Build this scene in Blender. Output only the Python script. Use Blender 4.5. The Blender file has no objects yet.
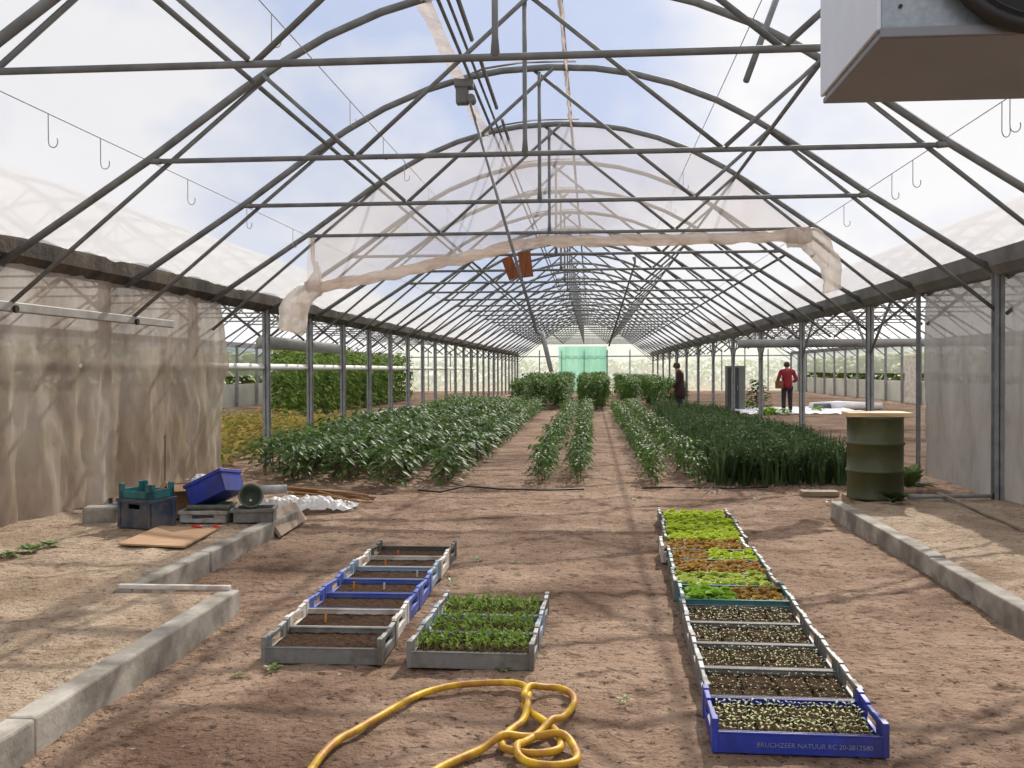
import bpy, bmesh, math, random
from mathutils import Vector, Matrix, noise
random.seed(7)
R = random.Random(11)
scene = bpy.context.scene
COL = scene.collection
PI = math.pi
# ------------------------------------------------------------------ camera
CAMH = 1.5
cam_d = bpy.data.cameras.new('camera')
cam = bpy.data.objects.new('camera', cam_d)
COL.objects.link(cam)
cam_d.sensor_width = 36.0
cam_d.lens = 36.0 * 1000.0 / 1024.0
cam_d.clip_start = 0.05
cam_d.clip_end = 500
YAW = math.atan(80 / 1000.0)
PITCH = math.atan(14 / 1000.0)
rot = Matrix.Rotation(YAW, 3, 'Z') @ Matrix.Rotation(PI / 2 - PITCH, 3, 'X') @ Matrix.Rotation(-0.004, 3, 'Z')
cam.matrix_world = Matrix.Translation((0, 0, CAMH)) @ rot.to_4x4()
scene.camera = cam
CP = Vector((0, 0, CAMH))


def ray(px, py):
    return rot @ Vector(((px - 512) / 1000.0, -(py - 384) / 1000.0, -1.0))


def at_z(px, py, z=0.0):
    d = ray(px, py)
    return CP + d * ((z - CAMH) / d.z)


def at_y(px, py, y):
    d = ray(px, py)
    return CP + d * (y / d.y)


def at_x(px, py, x):
    d = ray(px, py)
    return CP + d * (x / d.x)


# ------------------------------------------------------------------ mesh builder
class MB:
    def __init__(self):
        self.v = []
        self.f = []

    def add(self, vs, fs):
        n = len(self.v)
        self.v.extend([tuple(v) for v in vs])
        self.f.extend([tuple(i + n for i in f) for f in fs])
        return self

    def box(self, c, s, rz=0.0, m=None):
        x, y, z = s[0] / 2, s[1] / 2, s[2] / 2
        vs = [Vector((a * x, b * y, d * z)) for d in (-1, 1) for b in (-1, 1) for a in (-1, 1)]
        M = Matrix.Translation(c) @ Matrix.Rotation(rz, 4, 'Z')
        if m is not None:
            M = Matrix.Translation(c) @ m.to_4x4()
        vs = [M @ v for v in vs]
        return self.add(vs, [(0, 2, 3, 1), (4, 5, 7, 6), (0, 1, 5, 4), (2, 6, 7, 3), (0, 4, 6, 2), (1, 3, 7, 5)])

    def bx(self, x0, x1, y0, y1, z0, z1):
        return self.box(((x0 + x1) / 2, (y0 + y1) / 2, (z0 + z1) / 2), (x1 - x0, y1 - y0, z1 - z0))

    def tube(self, pts, r, n=8, cap=True, closed=False):
        pts = [Vector(p) for p in pts]
        if not hasattr(r, '__len__'):
            r = [r] * len(pts)
        L = len(pts)
        base = len(self.v)
        up = None
        for i, p in enumerate(pts):
            if closed:
                t = pts[(i + 1) % L] - pts[i - 1]
            else:
                t = pts[min(i + 1, L - 1)] - pts[max(i - 1, 0)]
            if t.length < 1e-9:
                t = Vector((0, 0, 1))
            t.normalize()
            if up is None:
                a = Vector((0, 0, 1)) if abs(t.z) < 0.9 else Vector((1, 0, 0))
                up = (a - t * a.dot(t)).normalized()
            else:
                up = up - t * up.dot(t)
                if up.length < 1e-6:
                    a = Vector((0, 0, 1)) if abs(t.z) < 0.9 else Vector((1, 0, 0))
                    up = a - t * a.dot(t)
                up.normalize()
            s = t.cross(up)
            for k in range(n):
                a = 2 * PI * k / n
                self.v.append(tuple(p + (up * math.cos(a) + s * math.sin(a)) * r[i]))
        for i in range(L if closed else L - 1):
            j = (i + 1) % L
            for k in range(n):
                k2 = (k + 1) % n
                self.f.append((base + i * n + k, base + i * n + k2, base + j * n + k2, base + j * n + k))
        if cap and not closed:
            self.f.append(tuple(base + k for k in range(n))[::-1])
            self.f.append(tuple(base + (L - 1) * n + k for k in range(n)))
        return self

    def lathe(self, c, prof, n=28, cap=True):
        c = Vector(c)
        base = len(self.v)
        for (r, z) in prof:
            for k in range(n):
                a = 2 * PI * k / n
                self.v.append((c.x + r * math.cos(a), c.y + r * math.sin(a), c.z + z))
        for i in range(len(prof) - 1):
            for k in range(n):
                k2 = (k + 1) % n
                self.f.append((base + i * n + k, base + i * n + k2, base + (i + 1) * n + k2, base + (i + 1) * n + k))
        if cap:
            self.f.append(tuple(base + k for k in range(n))[::-1])
            self.f.append(tuple(base + (len(prof) - 1) * n + k for k in range(n)))
        return self

    def grid(self, nx, ny, fn):
        base = len(self.v)
        for j in range(ny + 1):
            for i in range(nx + 1):
                self.v.append(tuple(fn(i / nx, j / ny)))
        for j in range(ny):
            for i in range(nx):
                a = base + j * (nx + 1) + i
                self.f.append((a, a + 1, a + nx + 2, a + nx + 1))
        return self

    def leaf(self, p, d, L, W, up=Vector((0, 0, 1)), droop=0.3, fold=0.12):
        p = Vector(p)
        d = Vector(d).normalized()
        s = d.cross(up)
        if s.length < 1e-4:
            s = Vector((1, 0, 0))
        s.normalize()
        u = s.cross(d).normalized()
        st = []
        for t, w in ((0.34, 0.5), (0.68, 0.42)):
            c = p + d * (L * t) - Vector((0, 0, 1)) * (droop * L * t * t)
            st.append((c - s * W * w + u * fold * W, c, c + s * W * w + u * fold * W))
        tip = p + d * L - Vector((0, 0, 1)) * droop * L
        vs = [p, *st[0], *st[1], tip]
        return self.add(vs, [(0, 2, 1), (0, 3, 2), (1, 2, 5, 4), (2, 3, 6, 5), (4, 5, 7), (5, 6, 7)])

    def mesh(self, name, mat, smooth=False):
        me = bpy.data.meshes.new(name)
        me.from_pydata(self.v, [], self.f)
        me.update()
        if mat:
            me.materials.append(mat)
        if smooth:
            me.polygons.foreach_set('use_smooth', [True] * len(me.polygons))
        return me

    def obj(self, name, mat, parent=None, smooth=False, bevel=0.0, loc=None):
        o = bpy.data.objects.new(name, self.mesh(name, mat, smooth))
        COL.objects.link(o)
        if parent is not None:
            o.parent = parent
        if loc is not None:
            o.location = loc
        if bevel:
            b = o.modifiers.new('bevel', 'BEVEL')
            b.width = bevel
            b.segments = 2
            b.limit_method = 'ANGLE'
        return o


def tag(o, label=None, cat=None, group=None, kind=None):
    if label: o['label'] = label
    if cat: o['category'] = cat
    if group: o['group'] = group
    if kind: o['kind'] = kind
    return o


def empty(name, loc, label, cat, group=None, rz=0.0):
    o = bpy.data.objects.new(name, None)
    COL.objects.link(o)
    o.location = loc
    o.rotation_euler = (0, 0, rz)
    o.empty_display_size = 0.1
    return tag(o, label, cat, group)


KIDS = {}


def children(o):
    if o.name not in KIDS:
        KIDS[o.name] = [c for c in bpy.data.objects if c.parent == o]
    return KIDS[o.name]


def dup(o, loc=None, label=None, group=None, rz=None, scale=None, parent=None):
    c = o.copy()
    COL.objects.link(c)
    if parent is not None: c.parent = parent
    if loc is not None: c.location = loc
    if rz is not None: c.rotation_euler = (0, 0, rz)
    if scale is not None: c.scale = scale if hasattr(scale, '__len__') else (scale,) * 3
    if label: c['label'] = label
    if group: c['group'] = group
    for k in children(o):
        dup(k, parent=c)
    return c


def shape(vs):
    return [Vector(v) for v in vs]


ORD = ['zeroth', 'first', 'second', 'third', 'fourth', 'fifth', 'sixth', 'seventh', 'eighth', 'ninth', 'tenth', 'eleventh',
       'twelfth', 'thirteenth', 'fourteenth', 'fifteenth', 'sixteenth', 'seventeenth', 'eighteenth', 'nineteenth', 'twentieth',
       'twenty-first', 'twenty-second', 'twenty-third', 'twenty-fourth', 'twenty-fifth', 'twenty-sixth', 'twenty-seventh',
       'twenty-eighth', 'twenty-ninth', 'thirtieth']

# ------------------------------------------------------------------ materials


def lin(c):
    return tuple(((x / 255) / 12.92) if x / 255 <= 0.04045 else (((x / 255) + 0.055) / 1.055) ** 2.4 for x in c)


def newmat(name):
    m = bpy.data.materials.new(name)
    m.use_nodes = True
    nt = m.node_tree
    nt.nodes.clear()
    out = nt.nodes.new('ShaderNodeOutputMaterial')
    return m, nt, out


def nd(nt, t, **kw):
    n = nt.nodes.new(t)
    for k, v in kw.items():
        if k in n.inputs:
            n.inputs[k].default_value = v
        else:
            setattr(n, k, v)
    return n


def noisemix(nt, c1, c2, scale, detail=4, lo=0.35, hi=0.65, coord='Object', stretch=(1, 1, 1), c3=None, s3=1.0):
    tc = nd(nt, 'ShaderNodeTexCoord')
    mp = nd(nt, 'ShaderNodeMapping')
    mp.inputs['Scale'].default_value = stretch
    nt.links.new(tc.outputs[coord], mp.inputs['Vector'])
    nz = nd(nt, 'ShaderNodeTexNoise', Scale=scale, Detail=detail, Roughness=0.6)
    nt.links.new(mp.outputs[0], nz.inputs['Vector'])
    cr = nd(nt, 'ShaderNodeValToRGB')
    cr.color_ramp.elements[0].position = lo
    cr.color_ramp.elements[1].position = hi
    cr.color_ramp.elements[0].color = (*c1, 1)
    cr.color_ramp.elements[1].color = (*c2, 1)
    nt.links.new(nz.outputs['Fac'], cr.inputs['Fac'])
    outc = cr.outputs['Color']
    if c3 is not None:
        nz2 = nd(nt, 'ShaderNodeTexNoise', Scale=s3, Detail=5, Roughness=0.6)
        nt.links.new(mp.outputs[0], nz2.inputs['Vector'])
        r2 = nd(nt, 'ShaderNodeValToRGB')
        r2.color_ramp.elements[0].position = 0.42
        r2.color_ramp.elements[1].position = 0.62
        r2.color_ramp.elements[0].color = (0, 0, 0, 1)
        r2.color_ramp.elements[1].color = (1, 1, 1, 1)
        nt.links.new(nz2.outputs['Fac'], r2.inputs['Fac'])
        mx = nd(nt, 'ShaderNodeMixRGB')
        nt.links.new(r2.outputs['Color'], mx.inputs['Fac'])
        nt.links.new(outc, mx.inputs['Color1'])
        mx.inputs['Color2'].default_value = (*c3, 1)
        outc = mx.outputs['Color']
    return outc, nz.outputs['Fac'], mp


def pbr(name, c1, c2=None, scale=8.0, rough=0.6, metal=0.0, bump=0.0, bscale=None, lo=0.35, hi=0.65, stretch=(1, 1, 1),
        spec=0.5, c3=None, s3=1.0, coord='Object', trans=0.0, detail=4, bdist=0.02):
    m, nt, out = newmat(name)
    b = nd(nt, 'ShaderNodeBsdfPrincipled', Roughness=rough, Metallic=metal)
    b.inputs['Specular IOR Level'].default_value = spec
    colr, fac, mp = noisemix(nt, c1, c2 or tuple(x * 0.8 for x in c1), scale, detail, lo, hi, coord, stretch, c3, s3)
    nt.links.new(colr, b.inputs['Base Color'])
    if bump:
        nz = nd(nt, 'ShaderNodeTexNoise', Scale=bscale or scale * 3, Detail=6, Roughness=0.65)
        nt.links.new(mp.outputs[0], nz.inputs['Vector'])
        bp = nd(nt, 'ShaderNodeBump', Strength=bump, Distance=bdist)
        nt.links.new(nz.outputs['Fac'], bp.inputs['Height'])
        nt.links.new(bp.outputs['Normal'], b.inputs['Normal'])
    if trans:
        t = nd(nt, 'ShaderNodeBsdfTranslucent')
        nt.links.new(colr, t.inputs['Color'])
        mx = nd(nt, 'ShaderNodeMixShader')
        mx.inputs[0].default_value = trans
        nt.links.new(b.outputs[0], mx.inputs[1])
        nt.links.new(t.outputs[0], mx.inputs[2])
        nt.links.new(mx.outputs[0], out.inputs['Surface'])
    else:
        nt.links.new(b.outputs[0], out.inputs['Surface'])
    return m


def film(name, clear, c1, c2, scale=2.0, transl=0.5, tint=(1, 1, 1), lo=0.35, hi=0.65, stretch=(1, 1, 1), gloss=0.04, bump=0.0, clear2=None):
    """polyethylene sheet: part see-through, part scattering, with dirt in patches"""
    m, nt, out = newmat(name)
    colr, fac, mp = noisemix(nt, c1, c2, scale, 5, lo, hi, 'Object', stretch)
    dif = nd(nt, 'ShaderNodeBsdfDiffuse')
    trl = nd(nt, 'ShaderNodeBsdfTranslucent')
    nt.links.new(colr, dif.inputs['Color'])
    nt.links.new(colr, trl.inputs['Color'])
    mx = nd(nt, 'ShaderNodeMixShader')
    mx.inputs[0].default_value = transl
    nt.links.new(dif.outputs[0], mx.inputs[1])
    nt.links.new(trl.outputs[0], mx.inputs[2])
    gl = nd(nt, 'ShaderNodeBsdfGlossy', Roughness=0.25)
    gl.inputs['Color'].default_value = (1, 1, 1, 1)
    mg = nd(nt, 'ShaderNodeMixShader')
    mg.inputs[0].default_value = gloss
    nt.links.new(mx.outputs[0], mg.inputs[1])
    nt.links.new(gl.outputs[0], mg.inputs[2])
    tr = nd(nt, 'ShaderNodeBsdfTransparent')
    tr.inputs['Color'].default_value = (*tint, 1)
    m2 = nd(nt, 'ShaderNodeMixShader')
    if clear2 is not None:
        mr = nd(nt, 'ShaderNodeMapRange')
        mr.inputs['From Min'].default_value = lo
        mr.inputs['From Max'].default_value = hi
        mr.inputs['To Min'].default_value = clear
        mr.inputs['To Max'].default_value = clear2
        nt.links.new(fac, mr.inputs['Value'])
        nt.links.new(mr.outputs[0], m2.inputs[0])
    else:
        m2.inputs[0].default_value = clear
    nt.links.new(mg.outputs[0], m2.inputs[1])
    nt.links.new(tr.outputs[0], m2.inputs[2])
    if bump:
        nz = nd(nt, 'ShaderNodeTexNoise', Scale=scale * 2.5, Detail=5)
        nt.links.new(mp.outputs[0], nz.inputs['Vector'])
        bp = nd(nt, 'ShaderNodeBump', Strength=bump, Distance=0.05)
        nt.links.new(nz.outputs['Fac'], bp.inputs['Height'])
        for s in (dif, trl, gl):
            nt.links.new(bp.outputs['Normal'], s.inputs['Normal'])
    nt.links.new(m2.outputs[0], out.inputs['Surface'])
    return m


def soilmat(name, c1, c2, c3, c4, sc):
    m, nt, out = newmat(name)
    b = nd(nt, 'ShaderNodeBsdfPrincipled', Roughness=0.95)
    b.inputs['Specular IOR Level'].default_value = .1
    tc = nd(nt, 'ShaderNodeTexCoord')
    col = None
    fine = None
    for i, (s, lo, hi, c) in enumerate(((1.3, .35, .65, c2), (.6, .5, .66, c3), (5, .54, .68, c3), (15, .57, .68, c4), (34, .58, .66, c4), (26, .62, .72, c2))):
        n = nd(nt, 'ShaderNodeTexNoise', Scale=s * sc, Detail=6, Roughness=.62)
        mp = nd(nt, 'ShaderNodeMapping')
        mp.inputs['Location'].default_value = (i * 3.7, i * 1.3, i)
        nt.links.new(tc.outputs['Object'], mp.inputs['Vector'])
        nt.links.new(mp.outputs[0], n.inputs['Vector'])
        r = nd(nt, 'ShaderNodeMapRange')
        r.inputs['From Min'].default_value = lo
        r.inputs['From Max'].default_value = hi
        nt.links.new(n.outputs['Fac'], r.inputs['Value'])
        mx = nd(nt, 'ShaderNodeMixRGB')
        if col is None: mx.inputs['Color1'].default_value = (*lin(c1), 1)
        else: nt.links.new(col, mx.inputs['Color1'])
        mx.inputs['Color2'].default_value = (*lin(c), 1)
        nt.links.new(r.outputs[0], mx.inputs['Fac'])
        col = mx.outputs['Color']
    nt.links.new(col, b.inputs['Base Color'])
    prev = None
    for s, st, ds in ((7, .7, .08), (24, .8, .03), (70, .6, .012)):
        n = nd(nt, 'ShaderNodeTexNoise', Scale=s * sc, Detail=4, Roughness=.6)
        nt.links.new(tc.outputs['Object'], n.inputs['Vector'])
        bp = nd(nt, 'ShaderNodeBump', Strength=st, Distance=ds)
        nt.links.new(n.outputs['Fac'], bp.inputs['Height'])
        if prev: nt.links.new(prev, bp.inputs['Normal'])
        prev = bp.outputs['Normal']
    nt.links.new(prev, b.inputs['Normal'])
    nt.links.new(b.outputs[0], out.inputs['Surface'])
    return m


M = {}
M['soil'] = soilmat('sandy_soil', (136, 111, 93), (166, 142, 122), (102, 80, 66), (70, 55, 45), 1.0)
M['sand'] = soilmat('pale_sand', (164, 143, 122), (192, 172, 150), (140, 119, 99), (104, 86, 70), 1.5)
M['concrete'] = pbr('weathered_concrete', lin((152, 146, 138)), lin((184, 178, 168)), 2.5, 0.9, bump=0.25, bscale=30, spec=0.2, c3=lin((124, 118, 109)), s3=3.0)
M['steel'] = pbr('galvanised_steel', lin((104, 106, 106)), lin((130, 131, 130)), 5, 0.7, metal=0.1, spec=.3, stretch=(1, 1, 1))
M['steel_dull'] = pbr('dull_galvanised_steel', lin((128, 130, 132)), lin((154, 156, 158)), 6, 0.6, metal=0.25)
M['gutter'] = pbr('grimy_gutter', lin((66, 57, 48)), lin((104, 92, 80)), 3, 0.8, bump=0.6, bscale=14, c3=lin((48, 42, 36)), s3=2.0)
M['gutter_grey'] = pbr('grey_gutter', lin((92, 90, 88)), lin((120, 118, 114)), 2, 0.7)
M['roof'] = film('roof_film', 0.66, (0.84, 0.85, 0.88), (0.76, 0.77, 0.81), 0.6, 0.7, (0.97, 0.98, 1.0), stretch=(1, 0.25, 1), gloss=0.03)
M['roof_milky'] = film('milky_roof_film', 0.12, (0.95, 0.96, 0.98), (0.9, 0.91, 0.95), 0.6, 0.7, (0.97, 0.98, 1.0), stretch=(1, 0.25, 1), gloss=0.02)
M['wall_l'] = film('dusty_wall_film', 0.20, lin((190, 178, 164)), lin((146, 130, 114)), 1.6, 0.45, (0.9, 0.9, 0.85), stretch=(1, 1.2, 0.5), gloss=0.05, bump=0.5, clear2=0.10)
M['wall_r'] = film('grey_wall_film', 0.06, lin((180, 178, 174)), lin((146, 143, 139)), 1.0, 0.5, (0.9, 0.9, 0.9), stretch=(1, 1.2, 0.35), gloss=0.04, bump=0.4, clear2=0.16)
M['gable'] = film('gable_film', 0.66, (0.8, 0.76, 0.74), (0.6, 0.52, 0.48), 0.8, 0.55, (0.97, 0.95, 0.94), gloss=0.05, bump=0.4, clear2=0.5)
M['roll'] = film('rolled_film', 0.15, lin((236, 226, 218)), lin((196, 172, 152)), 3.0, 0.5, (0.97, 0.94, 0.9), stretch=(0.35, 1, 1.5), gloss=0.06, bump=0.7, clear2=0.45)
M['roll_pale'] = film('pale_rolled_film', 0.25, lin((240, 234, 228)), lin((214, 200, 188)), 3.0, 0.5, (0.98, 0.96, 0.94), stretch=(1.5, 1, .5), gloss=0.06, bump=0.7, clear2=0.5)
M['pale_film'] = film('pale_end_film', 0.5, lin((232, 236, 224)), lin((210, 218, 204)), 0.5, 0.7, (0.98, 1, 0.96))
M['teal_film'] = film('teal_curtain', 0.2, lin((140, 200, 180)), lin((164, 214, 196)), 0.7, 0.7, (0.6, 0.92, 0.82), stretch=(2, 1, 0.3))
M['mulch'] = pbr('white_mulch_film', lin((206, 206, 212)), lin((235, 235, 238)), 3, 0.35, bump=0.5, bscale=8)
M['white_plastic'] = pbr('white_crumpled_plastic', lin((214, 210, 208)), lin((240, 238, 236)), 5, 0.4, trans=0.2)
M['grey_plastic'] = pbr('grey_crate_plastic', lin((118, 118, 116)), lin((140, 139, 136)), 6, 0.5, c3=lin((98, 94, 88)), s3=5)
M['lgrey_plastic'] = pbr('light_grey_crate_plastic', lin((168, 170, 172)), lin((190, 190, 188)), 6, 0.5, c3=lin((146, 138, 128)), s3=6)
M['white_crate'] = pbr('white_crate_plastic', lin((214, 208, 200)), lin((232, 228, 222)), 6, 0.5, c3=lin((180, 168, 154)), s3=6)
M['blue_plastic'] = pbr('blue_crate_plastic', lin((38, 56, 158)), lin((54, 72, 178)), 6, 0.42, c3=lin((46, 52, 118)), s3=5)
M['blue_faded'] = pbr('faded_blue_plastic', lin((58, 84, 172)), lin((76, 100, 186)), 6, 0.5, c3=lin((92, 104, 160)), s3=5)
M['lblue_plastic'] = pbr('faded_blue_crate_plastic', lin((130, 152, 178)), lin((150, 168, 188)), 6, 0.5)
M['teal_plastic'] = pbr('teal_crate_plastic', lin((40, 112, 118)), lin((58, 134, 138)), 6, 0.45, c3=lin((50, 96, 100)), s3=5)
M['dark_plastic'] = pbr('dark_grey_crate_plastic', lin((74, 72, 70)), lin((92, 90, 86)), 6, 0.5)
M['navy_plastic'] = pbr('dusty_navy_plastic', lin((50, 62, 82)), lin((74, 84, 102)), 8, 0.5, c3=lin((98, 96, 96)), s3=6)
M['pot_soil'] = pbr('potting_soil', lin((52, 38, 28)), lin((84, 62, 46)), 40, 0.95, bump=0.8, bscale=90, spec=0.1)
M['pepper'] = pbr('pepper_leaf', lin((62, 90, 38)), lin((98, 126, 58)), 3.0, 0.5, trans=0.4, spec=0.28)
M['pepper_tall'] = pbr('tall_pepper_leaf', lin((58, 88, 32)), lin((96, 126, 48)), 1.5, 0.55, trans=0.4, spec=.2)
M['dill'] = pbr('feathery_leaf', lin((55, 75, 46)), lin((84, 104, 66)), 2.0, 0.8, trans=0.25, spec=.06)
M['yellow_leaf'] = pbr('yellowing_leaf', lin((110, 130, 46)), lin((190, 160, 86)), 1.2, 0.6, trans=0.35, spec=.15)
M['vine_leaf'] = pbr('climbing_leaf', lin((74, 106, 40)), lin((142, 164, 76)), 1.2, 0.6, trans=0.35, spec=.15)
M['stem'] = pbr('green_stem', lin((84, 100, 50)), lin((104, 116, 66)), 9, 0.6)
M['lettuce'] = pbr('lime_lettuce', lin((172, 194, 46)), lin((204, 216, 86)), 20, 0.6, trans=0.35, spec=.15)
M['lettuce_g'] = pbr('green_lettuce', lin((130, 172, 44)), lin((160, 194, 70)), 20, 0.6, trans=0.35, spec=.15)
M['lettuce_p'] = pbr('pale_lettuce', lin((178, 196, 84)), lin((208, 216, 124)), 20, 0.6, trans=0.35, spec=.15)
M['lettuce_r'] = pbr('red_lettuce', lin((146, 104, 50)), lin((214, 184, 104)), 30, 0.6, trans=0.35, spec=.15)
M['sprout'] = pbr('seedling_leaf', lin((160, 168, 98)), lin((196, 200, 140)), 30, 0.45, trans=0.2)
M['sprout_d'] = pbr('dim_seedling_leaf', lin((128, 132, 72)), lin((168, 170, 104)), 30, 0.45, trans=0.2)
M['shoot'] = pbr('shoot_leaf', lin((112, 142, 50)), lin((148, 172, 78)), 20, 0.6, trans=0.35, spec=.15)
M['weed'] = pbr('weed_leaf', lin((96, 120, 60)), lin((130, 148, 88)), 20, 0.5, trans=0.2)
M['hedge'] = pbr('hedge_leaf', lin((90, 112, 50)), lin((150, 160, 78)), 0.6, 0.6, trans=0.3)
M['hose'] = pbr('yellow_hose', lin((226, 186, 40)), lin((206, 164, 30)), 6, 0.5, c3=lin((166, 116, 50)), s3=7, spec=.3)
M['hose_blk'] = pbr('black_drip_hose', lin((34, 32, 30)), lin((52, 48, 44)), 10, 0.6)
M['drum'] = pbr('olive_drum_paint', lin((62, 66, 34)), lin((76, 78, 42)), 3, 0.45, c3=lin((54, 54, 30)), s3=2)
M['wood'] = pbr('pale_wood', lin((196, 164, 122)), lin((222, 196, 156)), 3, 0.75, stretch=(1, 8, 8))
M['ply'] = pbr('plywood', lin((164, 128, 96)), lin((186, 150, 116)), 4, 0.75, stretch=(1, 5, 1))
M['wood_dark'] = pbr('stained_wood', lin((104, 52, 24)), lin((140, 78, 36)), 4, 0.7, stretch=(6, 6, 1))
M['cane'] = pbr('bamboo_cane', lin((128, 94, 60)), lin((160, 122, 80)), 5, 0.7)
M['board'] = pbr('grey_board', lin((140, 122, 104)), lin((160, 142, 122)), 4, 0.85)
M['card'] = pbr('cardboard', lin((148, 112, 82)), lin((168, 132, 98)), 6, 0.85)
M['red'] = pbr('red_handle', lin((196, 40, 34)), lin((214, 60, 48)), 9, 0.4)
M['brick'] = pbr('red_brick', lin((130, 70, 52)), lin((156, 90, 66)), 12, 0.9)
M['green_tub'] = pbr('olive_plastic', lin((84, 96, 82)), lin((110, 120, 104)), 6, 0.6)
M['text'] = pbr('worn_lettering', lin((110, 116, 150)), lin((140, 144, 168)), 60, 0.6)
M['orange'] = pbr('orange_label_plastic', lin((222, 130, 40)), lin((236, 150, 60)), 9, 0.5)
M['white_tag'] = pbr('white_tag_plastic', lin((210, 206, 196)), lin((226, 222, 214)), 9, 0.5)
M['white_paint'] = pbr('white_paint', lin((204, 210, 222)), lin((214, 219, 230)), 3, 0.4)
M['zinc'] = pbr('zinc_panel', lin((142, 152, 160)), lin((160, 168, 176)), 40, 0.4, metal=0.3)
M['beige_panel'] = pbr('beige_panel', lin((122, 125, 132)), lin((130, 132, 138)), 2, 0.5)
M['black'] = pbr('black_plastic', lin((22, 22, 22)), lin((34, 33, 32)), 9, 0.5)
M['duct'] = pbr('grey_duct', lin((134, 136, 136)), lin((160, 160, 158)), 2, 0.5)
M['pipe_white'] = pbr('white_pipe', lin((204, 204, 200)), lin((222, 222, 218)), 3, 0.5)
M['aluminium'] = pbr('aluminium_rail', lin((150, 146, 140)), lin((176, 172, 166)), 4, 0.5, metal=0.3)
M['skin'] = pbr('skin', lin((170, 120, 94)), lin((184, 134, 106)), 9, 0.6)
M['jacket_red'] = pbr('red_jacket', lin((126, 22, 38)), lin((148, 30, 48)), 9, 0.8)
M['jacket_dark'] = pbr('dark_maroon_coat', lin((48, 24, 30)), lin((62, 32, 38)), 9, 0.85)
M['trousers'] = pbr('dark_trousers', lin((32, 32, 42)), lin((44, 44, 54)), 9, 0.85)
M['hair'] = pbr('dark_hair', lin((40, 30, 26)), lin((54, 40, 34)), 20, 0.6)
M['bag'] = pbr('brown_bag', lin((110, 64, 44)), lin((130, 80, 56)), 9, 0.8)
M['panel_white'] = film('white_lower_panel', 0.05, lin((222, 222, 216)), lin((200, 200, 194)), 0.7, 0.5, (1, 1, 1))
M['cabinet'] = pbr('grey_cabinet', lin((96, 98, 96)), lin((112, 114, 112)), 3, 0.5, metal=0.2)
M['dark_panel'] = pbr('dark_panel', lin((40, 42, 42)), lin((54, 56, 54)), 3, 0.6)
SUN_DIR = (0.37, 1.25, 1.0)
SUN = 9.0
SKY_STRENGTH = 1.16
SKY = (0.3, 0.1, 0.2)
EXPO = -0.42
# ------------------------------------------------------------------ the shell
CX, HALF, PITCHB, SP, Y0, K1 = -0.52, 4.8, 9.6, 2.5, 3.35, 27
GL, GR = CX - HALF, CX + HALF


def TY(k):
    return Y0 + SP * k + (.12 if k == 2 else 0)


ARCH = [(4.75, 2.46), (3.36, 3.36), (2.55, 3.93), (2.23, 4.135), (1.8, 4.37), (1.33, 4.56), (0.9, 4.68), (0.5, 4.745), (0.0, 4.77)]
ARCH = ARCH + [(-a, z) for a, z in ARCH[-2::-1]]


def nz(x, y, z=0.0):
    return noise.noise(Vector((x, y, z)))


def axis_steps(a, b, c, d, fine, coarse):
    s, v = [], a
    while v < b:
        s.append(v); v += coarse
    v = b
    while v < c:
        s.append(v); v += fine
    v = c
    while v <= d + 1e-6:
        s.append(v); v += coarse
    return s


xs = axis_steps(-70, -6, 6, 70, 0.05, 4.0)
ys = axis_steps(-10, 1.5, 15, 130, 0.05, 5.0)
g = MB()
for yy in ys:
    for xx in xs:
        z = 0.0
        if -6 < xx < 6 and 1.5 < yy < 15:
            fade = min(1, (6 - abs(xx)) / 0.5, (yy - 1.5) / 0.5, (15 - yy) / 0.5)
            z = fade * (0.028 * nz(xx * 1.1, yy * 1.1) + 0.016 * nz(xx * 3.2, yy * 3.2, 5) + 0.012 * nz(xx * 8, yy * 8, 9) + .02 * max(0, nz(xx * 6, yy * 6, 33) - .25) + .012 * max(0, nz(xx * 15, yy * 15, 13) - .1)) - 0.008
        g.v.append((xx, yy, z))
nx = len(xs)
for j in range(len(ys) - 1):
    for i in range(nx - 1):
        a = j * nx + i
        g.f.append((a, a + 1, a + nx + 1, a + nx))
tag(g.obj('floor', M['soil'], smooth=True), kind='structure')

# sand platforms held by concrete kerbs


def sand(name, x0, x1, y0, y1, z, seed):
    m = MB()
    n1, n2 = int((x1 - x0) / 0.07), int((y1 - y0) / 0.07)

    def fn(u, v):
        x, y = x0 + (x1 - x0) * u, y0 + (y1 - y0) * v
        e = 0 if (u in (0, 1) or v in (0, 1)) else 1
        return (x, y, z + e * (0.02 * nz(x * 1.7, y * 1.7, seed) + 0.02 * nz(x * 4.5, y * 4.5, seed) + 0.010 * nz(x * 11, y * 11, seed)))
    m.grid(n1, n2, fn)
    b = len(m.v)
    m.bx(x0, x1, y0, y1, -0.05, z - 0.06)
    # skirts
    for (xa, ya, xb, yb) in ((x0, y0, x1, y0), (x1, y0, x1, y1), (x1, y1, x0, y1), (x0, y1, x0, y0)):
        m.add([(xa, ya, z - .06), (xb, yb, z - .06), (xb, yb, z), (xa, ya, z)], [(0, 1, 2, 3)])
    return tag(m.obj(name, M['sand'], smooth=False), kind='structure')


sand('floor_sand_near', -5.3, -2.31, -1.0, 5.98, 0.125, 3)
sand('floor_sand_rear', -5.3, -2.98, 5.98, 9.55, 0.125, 7)
sand('floor_sand_right', 2.53, 4.32, -1.0, 10.4, 0.125, 12)
sand('floor_sand_corner', 2.75, 4.32, 10.4, 11.3, 0.12, 15)


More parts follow.
